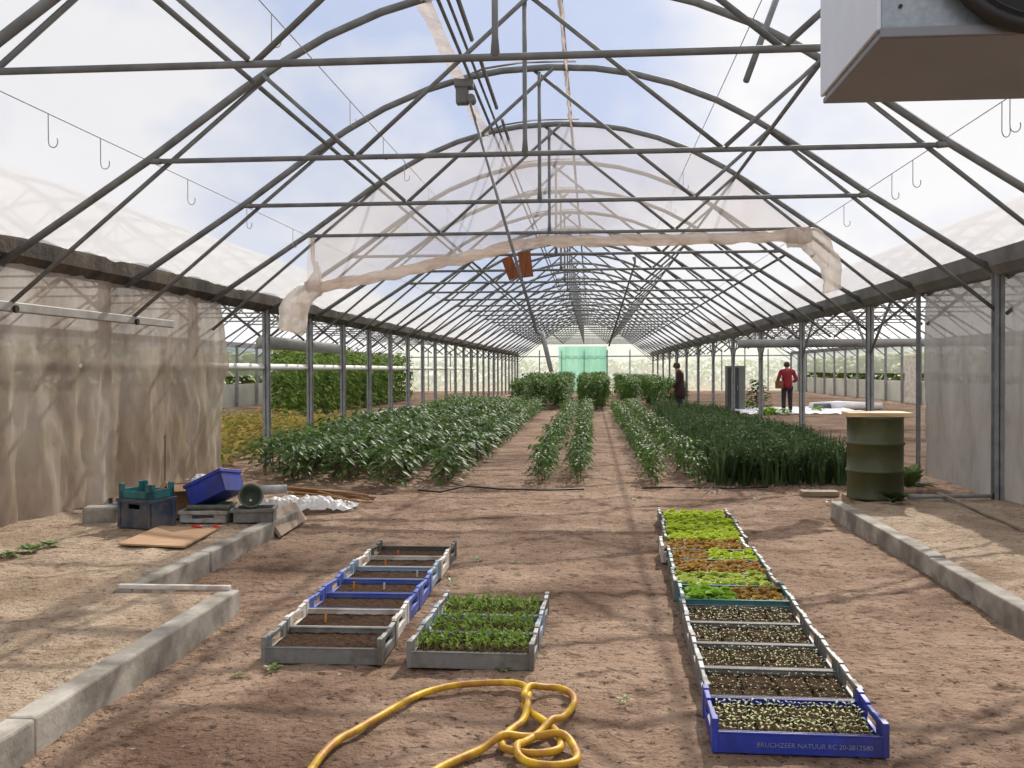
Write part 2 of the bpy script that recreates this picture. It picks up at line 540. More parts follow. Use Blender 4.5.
def kerb(name, x0, x1, pts, z, label):
    """one long kerb cast in lengths: small steps at the joints"""
    t = empty(name, ((x0 + x1) / 2, pts[0], 0), label, 'kerb')
    for a, b in zip(pts[:-1], pts[1:]):
        m = MB()
        dx = R.uniform(-.008, .008)
        m.bx(-(x1 - x0) / 2 + dx, (x1 - x0) / 2 + dx, a - pts[0] + .004, b - pts[0] - .004, -.05, z + R.uniform(-.006, .006))
        m.obj('kerb_segment', M['concrete'], t, bevel=0.012)
    return t


kerb('concrete_kerb', -2.31, -2.19, [-1.0, 1.6, 3.75, 6.06], 0.14, 'long grey concrete kerb holding back the near sand bed on the left')
kerb('concrete_kerb', -2.98, -2.86, [6.0, 7.3, 9.55], 0.14, 'set-back concrete kerb running up to the heap of crates')
kerb('concrete_kerb', 2.41, 2.53, [-1.0, 2.2, 4.8, 7.4, 10.4], 0.145, 'grey concrete kerb along the sand bed with the oil drum')
m = MB().box((0, 0, 0), (0.72, 0.035, 0.03))
o = m.obj('white_batten', M['white_crate'], bevel=.006, loc=(-2.60, 6.03, 0.155))
tag(o, 'white flaking batten laid across the end of the near sand bed', 'batten')

# ---- trusses


def make_truss(label, group):
    t = empty('roof_truss', (0, 0, 0), label, 'roof truss', group)
    m = MB().tube([(x, 0, z) for x, z in ARCH], 0.036, 8)
    m.obj('arch', M['steel'], t, smooth=True)
    MB().tube([(-3.34, 0, 3.33), (3.34, 0, 3.33)], 0.023, 8).tube([(-3.40, 0, 3.34), (-3.28, 0, 3.33)], .03, 6).tube([(3.40, 0, 3.34), (3.28, 0, 3.33)], .03, 6).obj('bottom_chord', M['steel'], t, smooth=True)
    for s in (-1, 1):
        MB().tube([(s * 2.36, -.03, 4.05), (s * 1.57, -.03, 3.35)], 0.02, 7).obj('web_bar', M['steel'], t, smooth=True)
        MB().tube([(s * 1.55, .03, 3.35), (-s * 0.12 - .05, .03 * s, 4.76)], 0.02, 7).obj('web_bar', M['steel'], t, smooth=True)
        MB().tube([(s * 4.74, .045, 2.07), (s * 2.33, .045, 4.06)], 0.021, 7).obj('knee_brace', M['steel'], t, smooth=True)
    MB().tube([(-0.1, 0, 4.72), (-0.1, 0, 3.45), (-.1, 0, 3.33)], [.02, .02, .03], 7).obj('king_post', M['steel'], t, smooth=True)
    MB().tube([(-1.0, 0, 4.66), (-.7, 0, 4.775), (-.3, 0, 4.83), (.3, 0, 4.83)], 0.013, 6).obj('vent_bow', M['steel'], t, smooth=True)
    return t


tr = make_truss('x', 'trusses of the middle greenhouse')
GRP = 'trusses of the middle greenhouse'
for k in range(0, K1 + 1):
    y = TY(k)
    if k == 0:
        lab = 'roof truss nearest the camera, above the white heater'
    elif k == 1:
        lab = 'near roof truss whose chord crosses the top of the view beside the heater'
    elif k == 4:
        lab = 'roof truss carrying the plastic gable sheet and the rolled curtain'
    else:
        lab = 'grey tubular roof truss, %s from the front in the middle bay' % ORD[k + 1]
    if k == 0:
        tr.location = (CX + .06, y, 0); tr['label'] = lab
    else:
        dup(tr, (CX + .06, y, 0), lab, GRP)
for side, nm in ((-1, 'left'), (1, 'right')):
    for k in range(3, K1 + 1):
        dup(tr, (CX + side * PITCHB, TY(k), 0), 'grey roof truss of the neighbouring %s bay, %s from the front' % (nm, ORD[k - 2]), 'trusses of the %s bay' % nm)


# ---- posts
def make_post(label, group, braces):
    t = empty('support_post', (0, 0, 0), label, 'post', group)
    m = MB()
    m.bx(-.014, -.006, -.05, .05, 0, 2.52).bx(.006, .014, -.05, .05, 0, 2.52)
    m.bx(-.05, -.014, -.055, -.045, 0, 2.52).bx(.014, .05, -.055, -.045, 0, 2.52).bx(-.05, .05, .045, .055, 0, 2.52)
    m.obj('column', M['steel_dull'], t)
    MB().bx(-.1, .1, -.1, .1, -.02, .015).obj('base_plate', M['steel_dull'], t)
    if braces:
        for s in (-1, 1):
            MB().tube([(0, s * .05, 1.75), (0, s * 1.15, 2.5)], .02, 6).obj('eave_brace', M['steel_dull'], t, smooth=True)
    return t


pl = make_post('x', 'posts of the left gutter', False)
first = True
for k in range(2, K1 + 1):
    lab = ('steel post dimly seen behind the dusty film of the left side, %s from the front' % ORD[k - 1]) if k < 4 else \
        ('steel post at the open end of the dusty left film' if k == 4 else 'bare steel post under the left gutter, %s beyond the film' % ORD[k - 4])
    if first:
        pl.location = (GL + (.06 if k > 4 else -.14), TY(k), 0); pl['label'] = lab; first = False
    else:
        dup(pl, (GL + (.06 if k > 4 else -.14), TY(k), 0), lab, 'posts of the left gutter')
pr = make_post('x', 'posts of the right gutter', True)
pp = make_post('steel post against the grey film of the right side', 'posts of the right gutter', False)
pp.location = (GR - .04, TY(3), 0)
dup(pp, (GR - .06, TY(4), 0), 'slim post at the open edge of the grey right film', 'posts of the right gutter', scale=(.45, .5, 1))
first = True
for i, k in enumerate([5] + list(range(7, K1 + 1, 2))):
    lab = 'bare steel post with slanted braces under the right gutter, %s beyond the film' % ORD[i + 1]
    if first:
        pr.location = (GR, TY(k), 0); pr['label'] = lab; first = False
    else:
        dup(pr, (GR, TY(k), 0), lab, 'posts of the right gutter')

# ---- gutters
YA, YB = -2.0, TY(K1) + .1


def gutter(x, mat, label, rough):
    m = MB()
    n = int((YB - YA) / .12) if rough else 60

    def prof(y):
        j = rough * (nz(y * 1.3, x) * .05 + nz(y * 6, x, 3) * .025)
        return [(-.17, 2.72 + j), (-.15, 2.56), (-.08, 2.47), (.08, 2.47), (.15, 2.56), (.17, 2.72 + j), (.155, 2.72 + j), (.08, 2.51), (-.08, 2.51), (-.155, 2.72 + j)]
    base = 0
    for i in range(n + 1):
        y = YA + (YB - YA) * i / n
        for a, z in prof(y):
            m.v.append((x + a, y, z))
    for i in range(n):
        for k in range(10):
            k2 = (k + 1) % 10
            m.f.append((i * 10 + k, i * 10 + k2, (i + 1) * 10 + k2, (i + 1) * 10 + k))
    return tag(m.obj('rain_gutter', mat), label, 'gutter')


gutter(GL, M['gutter'], 'grimy brown gutter along the top of the left dusty film', 1)
gutter(GR, M['gutter_grey'], 'grey gutter along the top of the right film and posts', 0)


def roof(name, cx, ya, yb, mat):
    m = MB()
    prof = [(4.625, 2.715), (4.45, 2.722)] + [(a, z + .06) for a, z in ARCH[1:-1]] + [(-4.45, 2.722), (-4.625, 2.715)]
    ny = int((yb - ya) / 1.25)
    nx = len(prof) - 1

    def fn(u, v):
        a, z = prof[int(round(u * nx))]
        y = ya + (yb - ya) * v
        return (cx + a, y, z + .012 * nz(a * 1.5, y * .9))
    m.grid(nx, ny, fn)
    return tag(m.obj(name, mat, smooth=True), kind='structure')


roof('ceiling', CX, -2.0, YB, M['roof'])
roof('ceiling_left', CX - PITCHB, 2.0, YB, M['roof_milky'])
roof('ceiling_right', CX + PITCHB, 2.0, YB, M['roof_milky'])

# ---- purlins, wires, hooks
for s, nm in ((-1, 'left'), (1, 'right')):
    x = CX + s * 2.38
    o = MB().tube([(0, -1.5, 0), (0, YB, 0)], .022, 7).obj('roof_purlin', M['steel'], smooth=True, loc=(x, 0, 3.99))
    tag(o, 'long steel purlin running down the %s slope of the roof' % nm, 'purlin')
o = MB().tube([(0, TY(5), 0), (0, YB, 0)], .022, 7).obj('roof_purlin', M['steel'], smooth=True, loc=(2.98, 0, 3.26))
tag(o, 'lower steel purlin on the right slope beginning beyond the rolled curtain', 'purlin')
a, b = at_y(634, 257, 20), at_y(609, 346, 21)
o = MB().tube([Vector((0, 0, 0)), Vector((.02, 0, -.12)), b - a], [.04, .02, .018], 8).obj('crank_rod', M['steel'], smooth=True, loc=a)
tag(o, 'slanting crank rod hanging right of the ridge beyond the curtain', 'crank')
wires = [(-3.9, 3.36, 'low on the left slope'), (-2.3, 4.08, 'high on the left slope'), (2.86, 3.36, 'low on the right slope'), (1.2, 4.1, 'high on the right slope')]
for i, (x, z, w) in enumerate(wires):
    o = MB().tube([(0, 0, 0), (0, YB, 0)], .004, 5).obj('support_wire', M['aluminium'], loc=(x, 0, z))
    tag(o, 'thin crop support wire stretched lengthwise ' + w, 'wire')


def hook_mesh():
    pts = [(0, 0, 0), (0, 0, -.2)]
    for i in range(9):
        a = PI + PI * i / 8 * 1.15
        pts.append((.035 + .035 * math.cos(a), 0, -.2 + .045 * math.sin(a)))
    return MB().tube(pts, .004, 5)


hk = None
nth = {}
for (px, wi) in ((48, 0), (100, 0), (187, 0), (246, 0), (292, 0), (272, 1), (350, 1), (383, 1), (404, 1), (428, 1), (447, 1), (1010, 2), (1002, 2), (913, 2), (892, 2), (844, 2), (683, 3), (671, 3)):
    x, z, w = wires[wi]
    p = at_x(px, 100, x)
    p = Vector((x, p.y, z))
    nth[wi] = nth.get(wi, 0) + 1
    lab = 'wire hook hanging from the wire %s, %s from the front' % (w, ORD[nth[wi]])
    if hk is None:
        hk = hook_mesh().obj('wire_hook', M['aluminium'], loc=p)
        tag(hk, lab, 'hook', 'wire hooks under the roof')
    else:
        dup(hk, p, lab, 'wire hooks under the roof', rz=R.uniform(-.5, .5))

# ---- side films


def curtain(name, x, ya, yb, zt, zb, mat, seed, side, edge_fold):
    m = MB()
    n1, n2 = int((yb - ya) / .05), 34

    def fn(u, v):
        y = ya + (yb - ya) * u
        z = zt + (zb - zt) * v
        amp = .03 + .09 * v
        d = amp * (nz(y * 1.3 + .5 * v, v * .8, seed) + .7 * nz(y * 3.3 - v * .9, v * 1.4, seed + 4) + .45 * nz(y * 7 + 5 * v, v * 3.0, seed + 8) + .3 * abs(nz(y * 5 - 7 * v, v * 4, seed + 2)) + .2 * nz(y * 14 + 3 * v, v * 6, seed + 3))
        e = max(0, 1 - (yb - y) / .5)
        d += edge_fold * e * e * .05 * math.sin(v * 9 + 4 * u * 20)
        yy = y - edge_fold * e * .10 * abs(nz(v * 5, seed))
        return (x + side * d, yy, z + .02 * nz(y * 2, seed) * (1 if v in (0, 1) else 0))
    m.grid(n1, n2, fn)
    return tag(m.obj(name, mat, smooth=True), kind='structure')


curtain('wall_left', GL + .08, 2.0, TY(4) + .6, 2.56, .1, M['wall_l'], 2, 1, 1.0)
curtain('wall_right', GR + .12, 2.0, TY(4) + .3, 2.56, .09, M['wall_r'], 6, -1, .25)
# rail on the left film that the knee braces stand on
t = empty('film_rail', (GL + .17, 0, 2.08), 'long aluminium rail fixed across the dusty left film', 'rail')
pe = at_x(172, 327, GL + .17)
MB().bx(-.03, .03, 1.5, pe.y, -.045, .045).obj('rail_profile', M['aluminium'], t, bevel=.01)
for yy in (TY(2), TY(3)):
    MB().tube([(.035, yy + .05, -.02), (.06, yy + .05, -.02)], .035, 10).obj('clamp_bolt', M['black'], t)
# white heating pipe on the left posts
o = MB().tube([(0, 2, 0), (0, 12, .003), (0, 45, 0)], .055, 12).obj('heating_pipe', M['pipe_white'], smooth=True, loc=(GL + .02 - .02, 0, 1.56))
o.location.x = GL - .01
tag(o, 'long white pipe running waist-high along the left posts', 'pipe')
# ducts
o = MB().tube([(0, 0, 0), (0, 2.5, 0), (0, 5.6, -.02)], .12, 14).obj('air_duct', M['duct'], smooth=True, loc=(GL - .6, 17.6, 2.02))
tag(o, 'grey air duct hanging beyond the left posts', 'duct')
o = MB().tube([(0, 0, 0), (4.5, 0, .01), (9.5, 0, -.02)], .085, 14).obj('air_duct', M['duct'], smooth=True, loc=(3.0, 20.9, 2.02))
tag(o, 'long grey air duct crossing behind the right posts', 'duct')

# ---- gable sheet on the fifth truss, and the rolled up curtain
yg = TY(4)
m = MB()


def gfn(u, v):
    a = -3.36 + 6.72 * u
    zt = 3.33
    for (x0, z0), (x1, z1) in zip(ARCH[:-1], ARCH[1:]):
        if x1 <= a <= x0:
            zt = z0 + (z1 - z0) * (a - x0) / (x1 - x0)
    z = 3.33 + (zt - 3.33) * v
    return (CX + a, yg + .05 + .05 * nz(a * 1.6, z * 2) + .02 * nz(a * 5, z * 3, 3), z)


m.grid(70, 14, gfn)
o = m.obj('gable_sheet', M['gable'], smooth=True)
tag(o, 'see-through plastic sheet filling the gable above the rolled curtain', 'plastic sheet')
cu = empty('rolled_curtain', (CX, yg - .06, 3.33), 'brownish plastic curtain rolled up in a sagging swag across the greenhouse', 'curtain')
off = cu.location


def P(px, py, y=None):
    return at_y(px, py, (yg - .08) if y is None else y) - off


path = [(306, 288), (330, 285), (365, 279), (400, 272), (440, 263), (475, 255), (505, 248), (530, 243), (548, 241), (590, 241), (640, 240), (690, 239), (740, 238), (790, 236), (815, 234)]
dense, rad = [], []
for (a, b) in zip(path[:-1], path[1:]):
    for i in range(6):
        t_ = i / 6
        p = P(a[0] + (b[0] - a[0]) * t_, a[1] + (b[1] - a[1]) * t_)
        s = len(dense) * .35
        p.z += .02 * nz(s, 1)
        dense.append(p)
        rad.append(.075 + .022 * nz(s * 1.4, 7) + .012 * nz(s * 4, 2) + (.03 if a[0] > 740 else 0))
rm = MB().tube(dense, rad, 14)
for i, v in enumerate(rm.v):
    q = Vector(v)
    rm.v[i] = tuple(q + Vector((nz(q.x * 7, q.z * 14, q.y * 14), nz(q.x * 5, q.z * 16, 3), nz(q.x * 5, q.y * 18, 8))) * .022)
rm.obj('roll', M['roll'], cu, smooth=True)
m = MB()


def sfn(u, v):
    i = min(int(u * (len(dense) - 1)), len(dense) - 2)
    f = u * (len(dense) - 1) - i
    lo = dense[i].lerp(dense[i + 1], f)
    top = Vector((lo.x, .1, 0.0))
    q = top.lerp(lo, v)
    q.y += .03 * nz(q.x * 2.5, q.z * 3, 2)
    return q


m.grid(80, 6, sfn).obj('hanging_sheet', M['gable'], cu, smooth=True)


def bundle(name, pts, rr, seed):
    b = MB()
    dd, r2 = [], []
    for i, (a, c) in enumerate(zip(pts[:-1], pts[1:])):
        for j in range(6):
            t_ = j / 6
            dd.append(P(a[0] + (c[0] - a[0]) * t_, a[1] + (c[1] - a[1]) * t_))
            r2.append((rr[i] + (rr[i + 1] - rr[i]) * t_))
    b.tube(dd, r2, 22)
    for i, v in enumerate(b.v):
        q = Vector(v)
        b.v[i] = tuple(q + Vector((nz(q.x * 9, q.z * 3, seed), nz(q.x * 9, q.z * 4, seed + 5), nz(q.x * 6, q.z * 6, seed + 9))) * .07)
    return b.obj(name, M['roll_pale'], cu, smooth=True)


bundle('hanging_tail', [(312, 240), (313, 258), (317, 275), (314, 288), (302, 300), (293, 315), (287, 332)], [.03, .05, .06, .11, .16, .21, .17], 4)
bundle('hanging_tail', [(786, 240), (806, 238), (822, 248), (828, 266), (831, 282), (832, 294)], [.09, .15, .17, .13, .12, .15], 14)

# ---- ridge: folded film, vent edge, rack and crank
t = empty('ridge_strip', (CX + .25, 0, 4.8), 'folded brownish film strip hanging along the roof ridge', 'film strip')
m = MB()
m.grid(60, 4, lambda u, v: (.05 * nz(u * 40, v * 3) + .03 * (v - .5), 3 + (TY(4) - 3) * u, .02 - .16 * v))
m.obj('film_fold', M['roll'], t, smooth=True)
MB().tube([(0, 3, .02), (0, YB, .02)], .02, 6).obj('ridge_tube', M['steel'], t, smooth=True)
t = empty('roof_vent', (CX - .92, 0, 4.72), 'ridge vent edge with folded film strip left of the ridge', 'roof vent')
m = MB()
m.grid(80, 5, lambda u, v: (.02 + .16 * (v - .5) + .02 * nz(u * 50, v * 4), 3 + (TY(4) - 3) * u, -.06 + .04 * nz(u * 30, v * 3, 4) - .05 * v))
m.obj('film_fold', M['roll'], t, smooth=True)
MB().tube([(.14, 3, -.06), (.14, YB, -.06)], .017, 6).tube([(.24, 3, -.1), (.24, YB, -.1)], .014, 6).obj('drive_shaft', M['steel'], t, smooth=True)
for y in (TY(3) - .55, TY(4) - .55, TY(2) - .55):
    MB().tube([(.3, y, -.02), (.36, y + 1.15, -.22)], .022, 5).obj('toothed_rack', M['steel'], t)
gp = at_y(464, 84, TY(3) - .04) - t.location
gb = MB().box(gp, (.2, .16, .1)).box(gp + Vector((-.02, 0, -.13)), (.13, .13, .18)).tube([gp + Vector((.08, -.08, -.17)), gp + Vector((.08, .08, -.17))], .05, 10)
gb.obj('gearbox', M['steel'], t, bevel=.012)
a = at_y(470, 102, TY(3) - .1)
b = at_y(548, 371, TY(3) - 1.2)
t = empty('crank_rod', a, 'long thin crank rod slanting down from the vent gearbox', 'crank')
e = b - a
MB().tube([(0, 0, 0), e * .87], .016, 8).obj('rod', M['steel'], t, smooth=True)
MB().tube([e * .87, e * .875 + Vector((.05, 0, 0)), e + Vector((.03, 0, 0))], [.022, .024, .022], 8).obj('crank_handle', M['steel_dull'], t, smooth=True)
t = empty('wooden_plates', at_y(518, 268, TY(3) + 1.0), 'pair of stained wooden plates clamped on the rod below the curtain', 'wooden plates')
MB().box((-.09, 0, 0), (.13, .03, .26), m=Matrix.Rotation(-.35, 3, 'Y')).obj('plate', M['wood_dark'], t)
MB().box((.09, .01, 0.04), (.15, .03, .30), m=Matrix.Rotation(-.12, 3, 'Y')).obj('plate', M['wood_dark'], t)
# short hanging pipe at the upper right
a, b = at_y(779, -8, 6.6), at_y(746, 81, 6.3)
o = MB().tube([Vector((0, 0, 0)), b - a], .02, 8).obj('hanging_pipe', M['steel'], smooth=True, loc=a)
tag(o, 'short steel pipe slanting down next to the heater', 'pipe')

# ---- fan heater
hx0, hx1, hy0, hy1, hz0, hz1 = .835, 1.95, 3.02, 3.74, 2.475, 3.2
h = empty('fan_heater', ((hx0 + hx1) / 2, (hy0 + hy1) / 2, hz0), 'white fan heater box hung from the roof at the upper right', 'heater')
W, D, H = hx1 - hx0, hy1 - hy0, hz1 - hz0
MB().bx(-W / 2 + .012, W / 2 - .012, -D / 2 + .02, D / 2, .012, H).obj('casing', M['zinc'], h, bevel=.008)
MB().bx(-W / 2, -W / 2 + .014, -D / 2 + .004, D / 2 + .01, .018, H + .01).obj('side_panel', M['white_paint'], h, bevel=.004)
MB().bx(W / 2 - .014, W / 2, -D / 2 + .004, D / 2 + .01, .018, H + .01).obj('side_panel', M['white_paint'], h, bevel=.004)
MB().bx(-W / 2 + .01, W / 2, -D / 2, D / 2 + .012, -.006, .014).bx(-W / 2 + .01, W / 2, -D / 2 - .003, -D / 2 + .012, -.006, .024).obj('bottom_panel', M['beige_panel'], h, bevel=.004)
fc = Vector((-.10, -D / 2, .285))
fr = .28
fan = MB()
fan.tube([(fc.x + fr * math.cos(i * PI / 24), fc.y - .03, fc.z + fr * math.sin(i * PI / 24)) for i in range(48)], .028, 8, closed=True)
fg = fan.obj('fan_ring', M['black'], h, smooth=True)
gm = MB()
for rr in (.06, .1, .14, .18, .22, .26):
    gm.tube([(fc.x + rr * math.cos(i * PI / 18), fc.y - .06, fc.z + rr * math.sin(i * PI / 18)) for i in range(36)], .004, 5, closed=True)
for i in range(8):
    a = i * PI / 4
    gm.tube([(fc.x + .03 * math.cos(a), fc.y - .062, fc.z + .03 * math.sin(a)), (fc.x + fr * math.cos(a), fc.y - .045, fc.z + fr * math.sin(a))], .005, 5)
gm.obj('guard_grille', M['black'], fg, smooth=True)
bm_ = MB()
for i in range(5):
    a = i * 2 * PI / 5
    q = lambda r, da, dy: (fc.x + r * math.cos(a + da), fc.y - .02 + dy, fc.z + r * math.sin(a + da))
    bm_.add([q(.06, -.3, 0), q(.26, -.32, .015), q(.26, .32, -.025), q(.06, .5, -.02)], [(0, 1, 2, 3)])
bm_.tube([(fc.x, fc.y - .05, fc.z), (fc.x, fc.y + .03, fc.z)], .07, 14)
bl = bm_.obj('fan_blades', M['black'], fg)
MB().tube([(fc.x, fc.y + .012, fc.z), (fc.x, fc.y + .02, fc.z)], .285, 32).obj('dark_opening_disc', M['black'], fg)  # flat black disc painting the dark hollow behind the blades
MB().tube([(-.345, -D / 2 - .01, .155), (-.345, -D / 2 + .03, .155)], .02, 12).obj('cable_gland', M['steel'], h, smooth=True)
MB().tube([(-.485, -D / 2 + .014, .09), (-.485, -D / 2 + .03, .09)], .006, 10).obj('screw', M['black'], h)
for sx in (-W / 2 + .1, W / 2 - .1):
    MB().tube([(sx, -.01, H), (sx, -.01, 3.33 - hz0)], .008, 6).obj('hanger_rod', M['steel'], h)

# ---- far end and outer side walls
m = MB()
ye = YB + .25
for b in (-1, 0, 1):
    cx = CX + b * PITCHB
    pts = [(cx + a, ye, z + .05) for a, z in ARCH]
    n0 = len(m.v)
    m.v += [(cx + 4.8, ye, 0)] + pts + [(cx - 4.8, ye, 0)]
    m.f.append(tuple(range(n0, n0 + len(pts) + 2)))
tag(m.obj('wall_back', M['pale_film']), kind='structure')
m = MB()
for x in [CX + i * 1.6 for i in range(-9, 10)]:
    m.bx(x - .04, x + .04, ye - .08, ye - .02, 0, 2.9)
m.bx(-15, 14, ye - .08, ye - .03, 2.4, 2.48)
tag(m.obj('trim_1', M['steel_dull']), kind='structure')
m = MB()
m.grid(24, 4, lambda u, v: (-2.35 + 3.4 * u, ye - .22 + .05 * math.sin(u * 40), 3.1 * (1 - v) + .05))
tag(m.obj('shade_curtain', M['teal_film'], smooth=True), 'teal green shade curtain hanging at the far end wall', 'curtain')
for side, nm in ((-1, 'left'), (1, 'right')):
    x = CX + side * PITCHB * 1.5
    m = MB()
    m.grid(40, 3, lambda u, v: (x + .03 * math.sin(u * 60), 13 + (YB - 13) * u, 1.28 + 1.3 * v))
    tag(m.obj('wall_outer_' + nm, M['pale_film'], smooth=True), kind='structure')
    m = MB().bx(x - .03, x + .03, 13, YB, 0, .95)
    tag(m.obj('wall_lower_' + nm, M['panel_white']), kind='structure')
    m = MB()
    for i in range(24):
        yy = 13.35 + 2.5 * i
        m.bx(x - side * .1 - .05, x - side * .1 + .05, yy - .05, yy + .05, 0, 2.6)
    tag(m.obj('trim_outer_' + nm, M['steel_dull']), kind='structure')
    if side > 0:
        tag(MB().bx(x - .12, x - .06, 43.6, 45.4, 0, 2.05).obj('door_1', M['white_crate']), kind='structure')
    m = MB().bx(x - .06, x + .06, 13, YB, 2.5, 2.7)
    tag(m.obj('trim_eave_' + nm, M['gutter_grey']), kind='structure')
# ------------------------------------------------------------------ crates in rows on the ground
def crate_parts(t, w, d, mat, hf=.085, he=.135, lug=None):
    """low long sides, taller ends with an open handle slot and stacking lugs"""
    m = MB()
    m.bx(-w / 2 + .01, w / 2 - .01, 0.012, d - .012, 0.0, .012)
    for y in (0, d - .014):
        m.bx(-w / 2 + .01, w / 2 - .01, y, y + .014, 0, hf)
        m.bx(-w / 2 + .01, w / 2 - .01, y - .004, y + .018, hf - .008, hf)
        for i in range(5):
            pass
    m.obj('tray_body', mat, t, bevel=.003)
    for s in (-1, 1):
        x0, x1 = (-w / 2, -w / 2 + .018) if s < 0 else (w / 2 - .018, w / 2)
        e = MB()
        e.bx(x0, x1, 0, d, 0, .055)
        e.bx(x0 - .004, x1 + .004, -.004, .05, 0, he)
        e.bx(x0 - .004, x1 + .004, d - .05, d + .004, 0, he)
        e.bx(x0, x1, .05, d * .27, .055, he - .02)
        e.bx(x0, x1, d * .73, d - .05, .055, he - .02)
        e.bx(x0, x1, d * .27 - .001, d * .73 + .001, he - .038, he - .014)
        eo = e.obj('end_panel', mat, t, bevel=.003)
        l = MB()
        l.bx(x0 - .002, x1 + .002, .055, d * .36, he - .0195, he - .006)
        l.bx(x0 - .002, x1 + .002, d * .62, d - .055, he - .0195, he - .006)
        l.obj('stacking_lug', lug or mat, eo, bevel=.003)


def soil_block(name, t, w, d, z0, z1, label, group, grooves=0, mat='pot_soil', seed=0):
    m = MB()
    x0, x1, y0, y1 = -w / 2 + .024, w / 2 - .024, .022, d - .022

    def fn(u, v):
        x, y = x0 + (x1 - x0) * u, y0 + (y1 - y0) * v
        z = z1 + .006 * nz(x * 25 + seed, y * 25, seed) + .004 * nz(x * 60, y * 60, seed)
        if grooves:
            fx = (u * grooves) % 1
            if min(fx, 1 - fx) < .045: z -= .02
            fy = (v * grooves * .55) % 1
            if min(fy, 1 - fy) < .04: z -= .008
        return (x, y, z)
    m.grid(56, 34, fn)
    m.bx(x0, x1, y0, y1, z0 + .001, z1 - .035)
    o = m.obj(name, M[mat])
    o.matrix_world = t.matrix_basis.copy()
    return tag(o, label, 'soil', group, 'stuff')


def local(t, x, y, z):
    return t.matrix_basis @ Vector((x, y, z))


TRAYS = []


def make_tray(name, label, group, x, y, rz, w, d, mat, hf=.085, he=.135, lug=None):
    t = empty(name, (x, y, 0.0), label, 'seed tray', group, rz)
    t.matrix_basis = Matrix.Translation((x, y, 0.0)) @ Matrix.Rotation(rz, 4, 'Z')
    crate_parts(t, w, d, mat, hf, he, lug)
    return t


# ---- seedlings
def seedling_mb(r, s=1.0, two=True):
    m = MB()
    hh = .022 * s
    m.tube([(0, 0, -.004), (0.002, 0, hh)], .0016, 4)
    a = r.uniform(0, PI)
    for q in (0, PI):
        dd = Vector((math.cos(a + q), math.sin(a + q), .45))
        m.leaf((0.002, 0, hh), dd, .02 * s, .011 * s, droop=.15)
    return m


def shoot_mb(r):
    m = MB()
    hh = r.uniform(.05, .075)
    m.tube([(0, 0, -.004), (r.uniform(-.008, .008), r.uniform(-.008, .008), hh)], .0018, 4)
    for i in range(7):
        a = r.uniform(0, 2 * PI)
        z = hh * r.uniform(.45, 1.0)
        m.leaf((0, 0, z), (math.cos(a), math.sin(a), r.uniform(.4, 1.6)), r.uniform(.025, .042), .012, droop=.2)
    return m


def lettuce_mb(r, open_=.8):
    m = MB()
    for ring, n, el, L in ((0, 6, .35, .06), (1, 6, .8, .055), (2, 5, 1.6, .045)):
        for i in range(n):
            a = 2 * PI * (i + .5 * ring) / n + r.uniform(-.25, .25)
            L2 = L * r.uniform(.85, 1.2)
            m.leaf((0, 0, .004 + .006 * ring), (math.cos(a), math.sin(a), el * r.uniform(.8, 1.2)), L2, L2 * .75, droop=.3, fold=.18)
    return m


protos = {}


def proto(kind, mat, n, fn):
    key = (kind, mat)
    if key not in protos:
        protos[key] = [fn(random.Random(100 + i + hash(kind) % 7 * 0)).mesh(kind, M[mat]) for i in range(n)]
    return protos[key]


def put(name, mesh, p, rz, sc, label, cat, group):
    o = bpy.data.objects.new(name, mesh)
    COL.objects.link(o)
    o.location = p
    o.rotation_euler = (0, 0, rz)
    o.scale = (sc, sc, sc)
    return tag(o, label, cat, group)


def scatter(t, name, kind, mat, fn, nx, ny, w, d, z, label, cat, group, jit=.25, sc=(.8, 1.2), u0=0, u1=1, v0=0, v1=1, nv=4, skip=0.0):
    ms = proto(kind, mat, nv, fn)
    x0, x1, y0, y1 = -w / 2 + .035, w / 2 - .035, .035, d - .035
    for j in range(ny):
        for i in range(nx):
            if R.random() < skip: continue
            u = u0 + (u1 - u0) * (i + .5 + R.uniform(-jit, jit)) / nx
            v = v0 + (v1 - v0) * (j + .5 + R.uniform(-jit, jit)) / ny
            p = local(t, x0 + (x1 - x0) * u, y0 + (y1 - y0) * v, z)
            put(name, ms[R.randrange(nv)], p, R.uniform(0, 2 * PI), R.uniform(*sc), label, cat, group)


def merged(name, pieces, mat, label, cat, group):
    m = MB()
    for (mb, p, rz, sc) in pieces:
        c, s = math.cos(rz) * sc, math.sin(rz) * sc
        m.add([(p.x + v[0] * c - v[1] * s, p.y + v[0] * s + v[1] * c, p.z + v[2] * sc) for v in mb.v], mb.f)
    return tag(m.obj(name, M[mat]), label, cat, group, 'stuff')


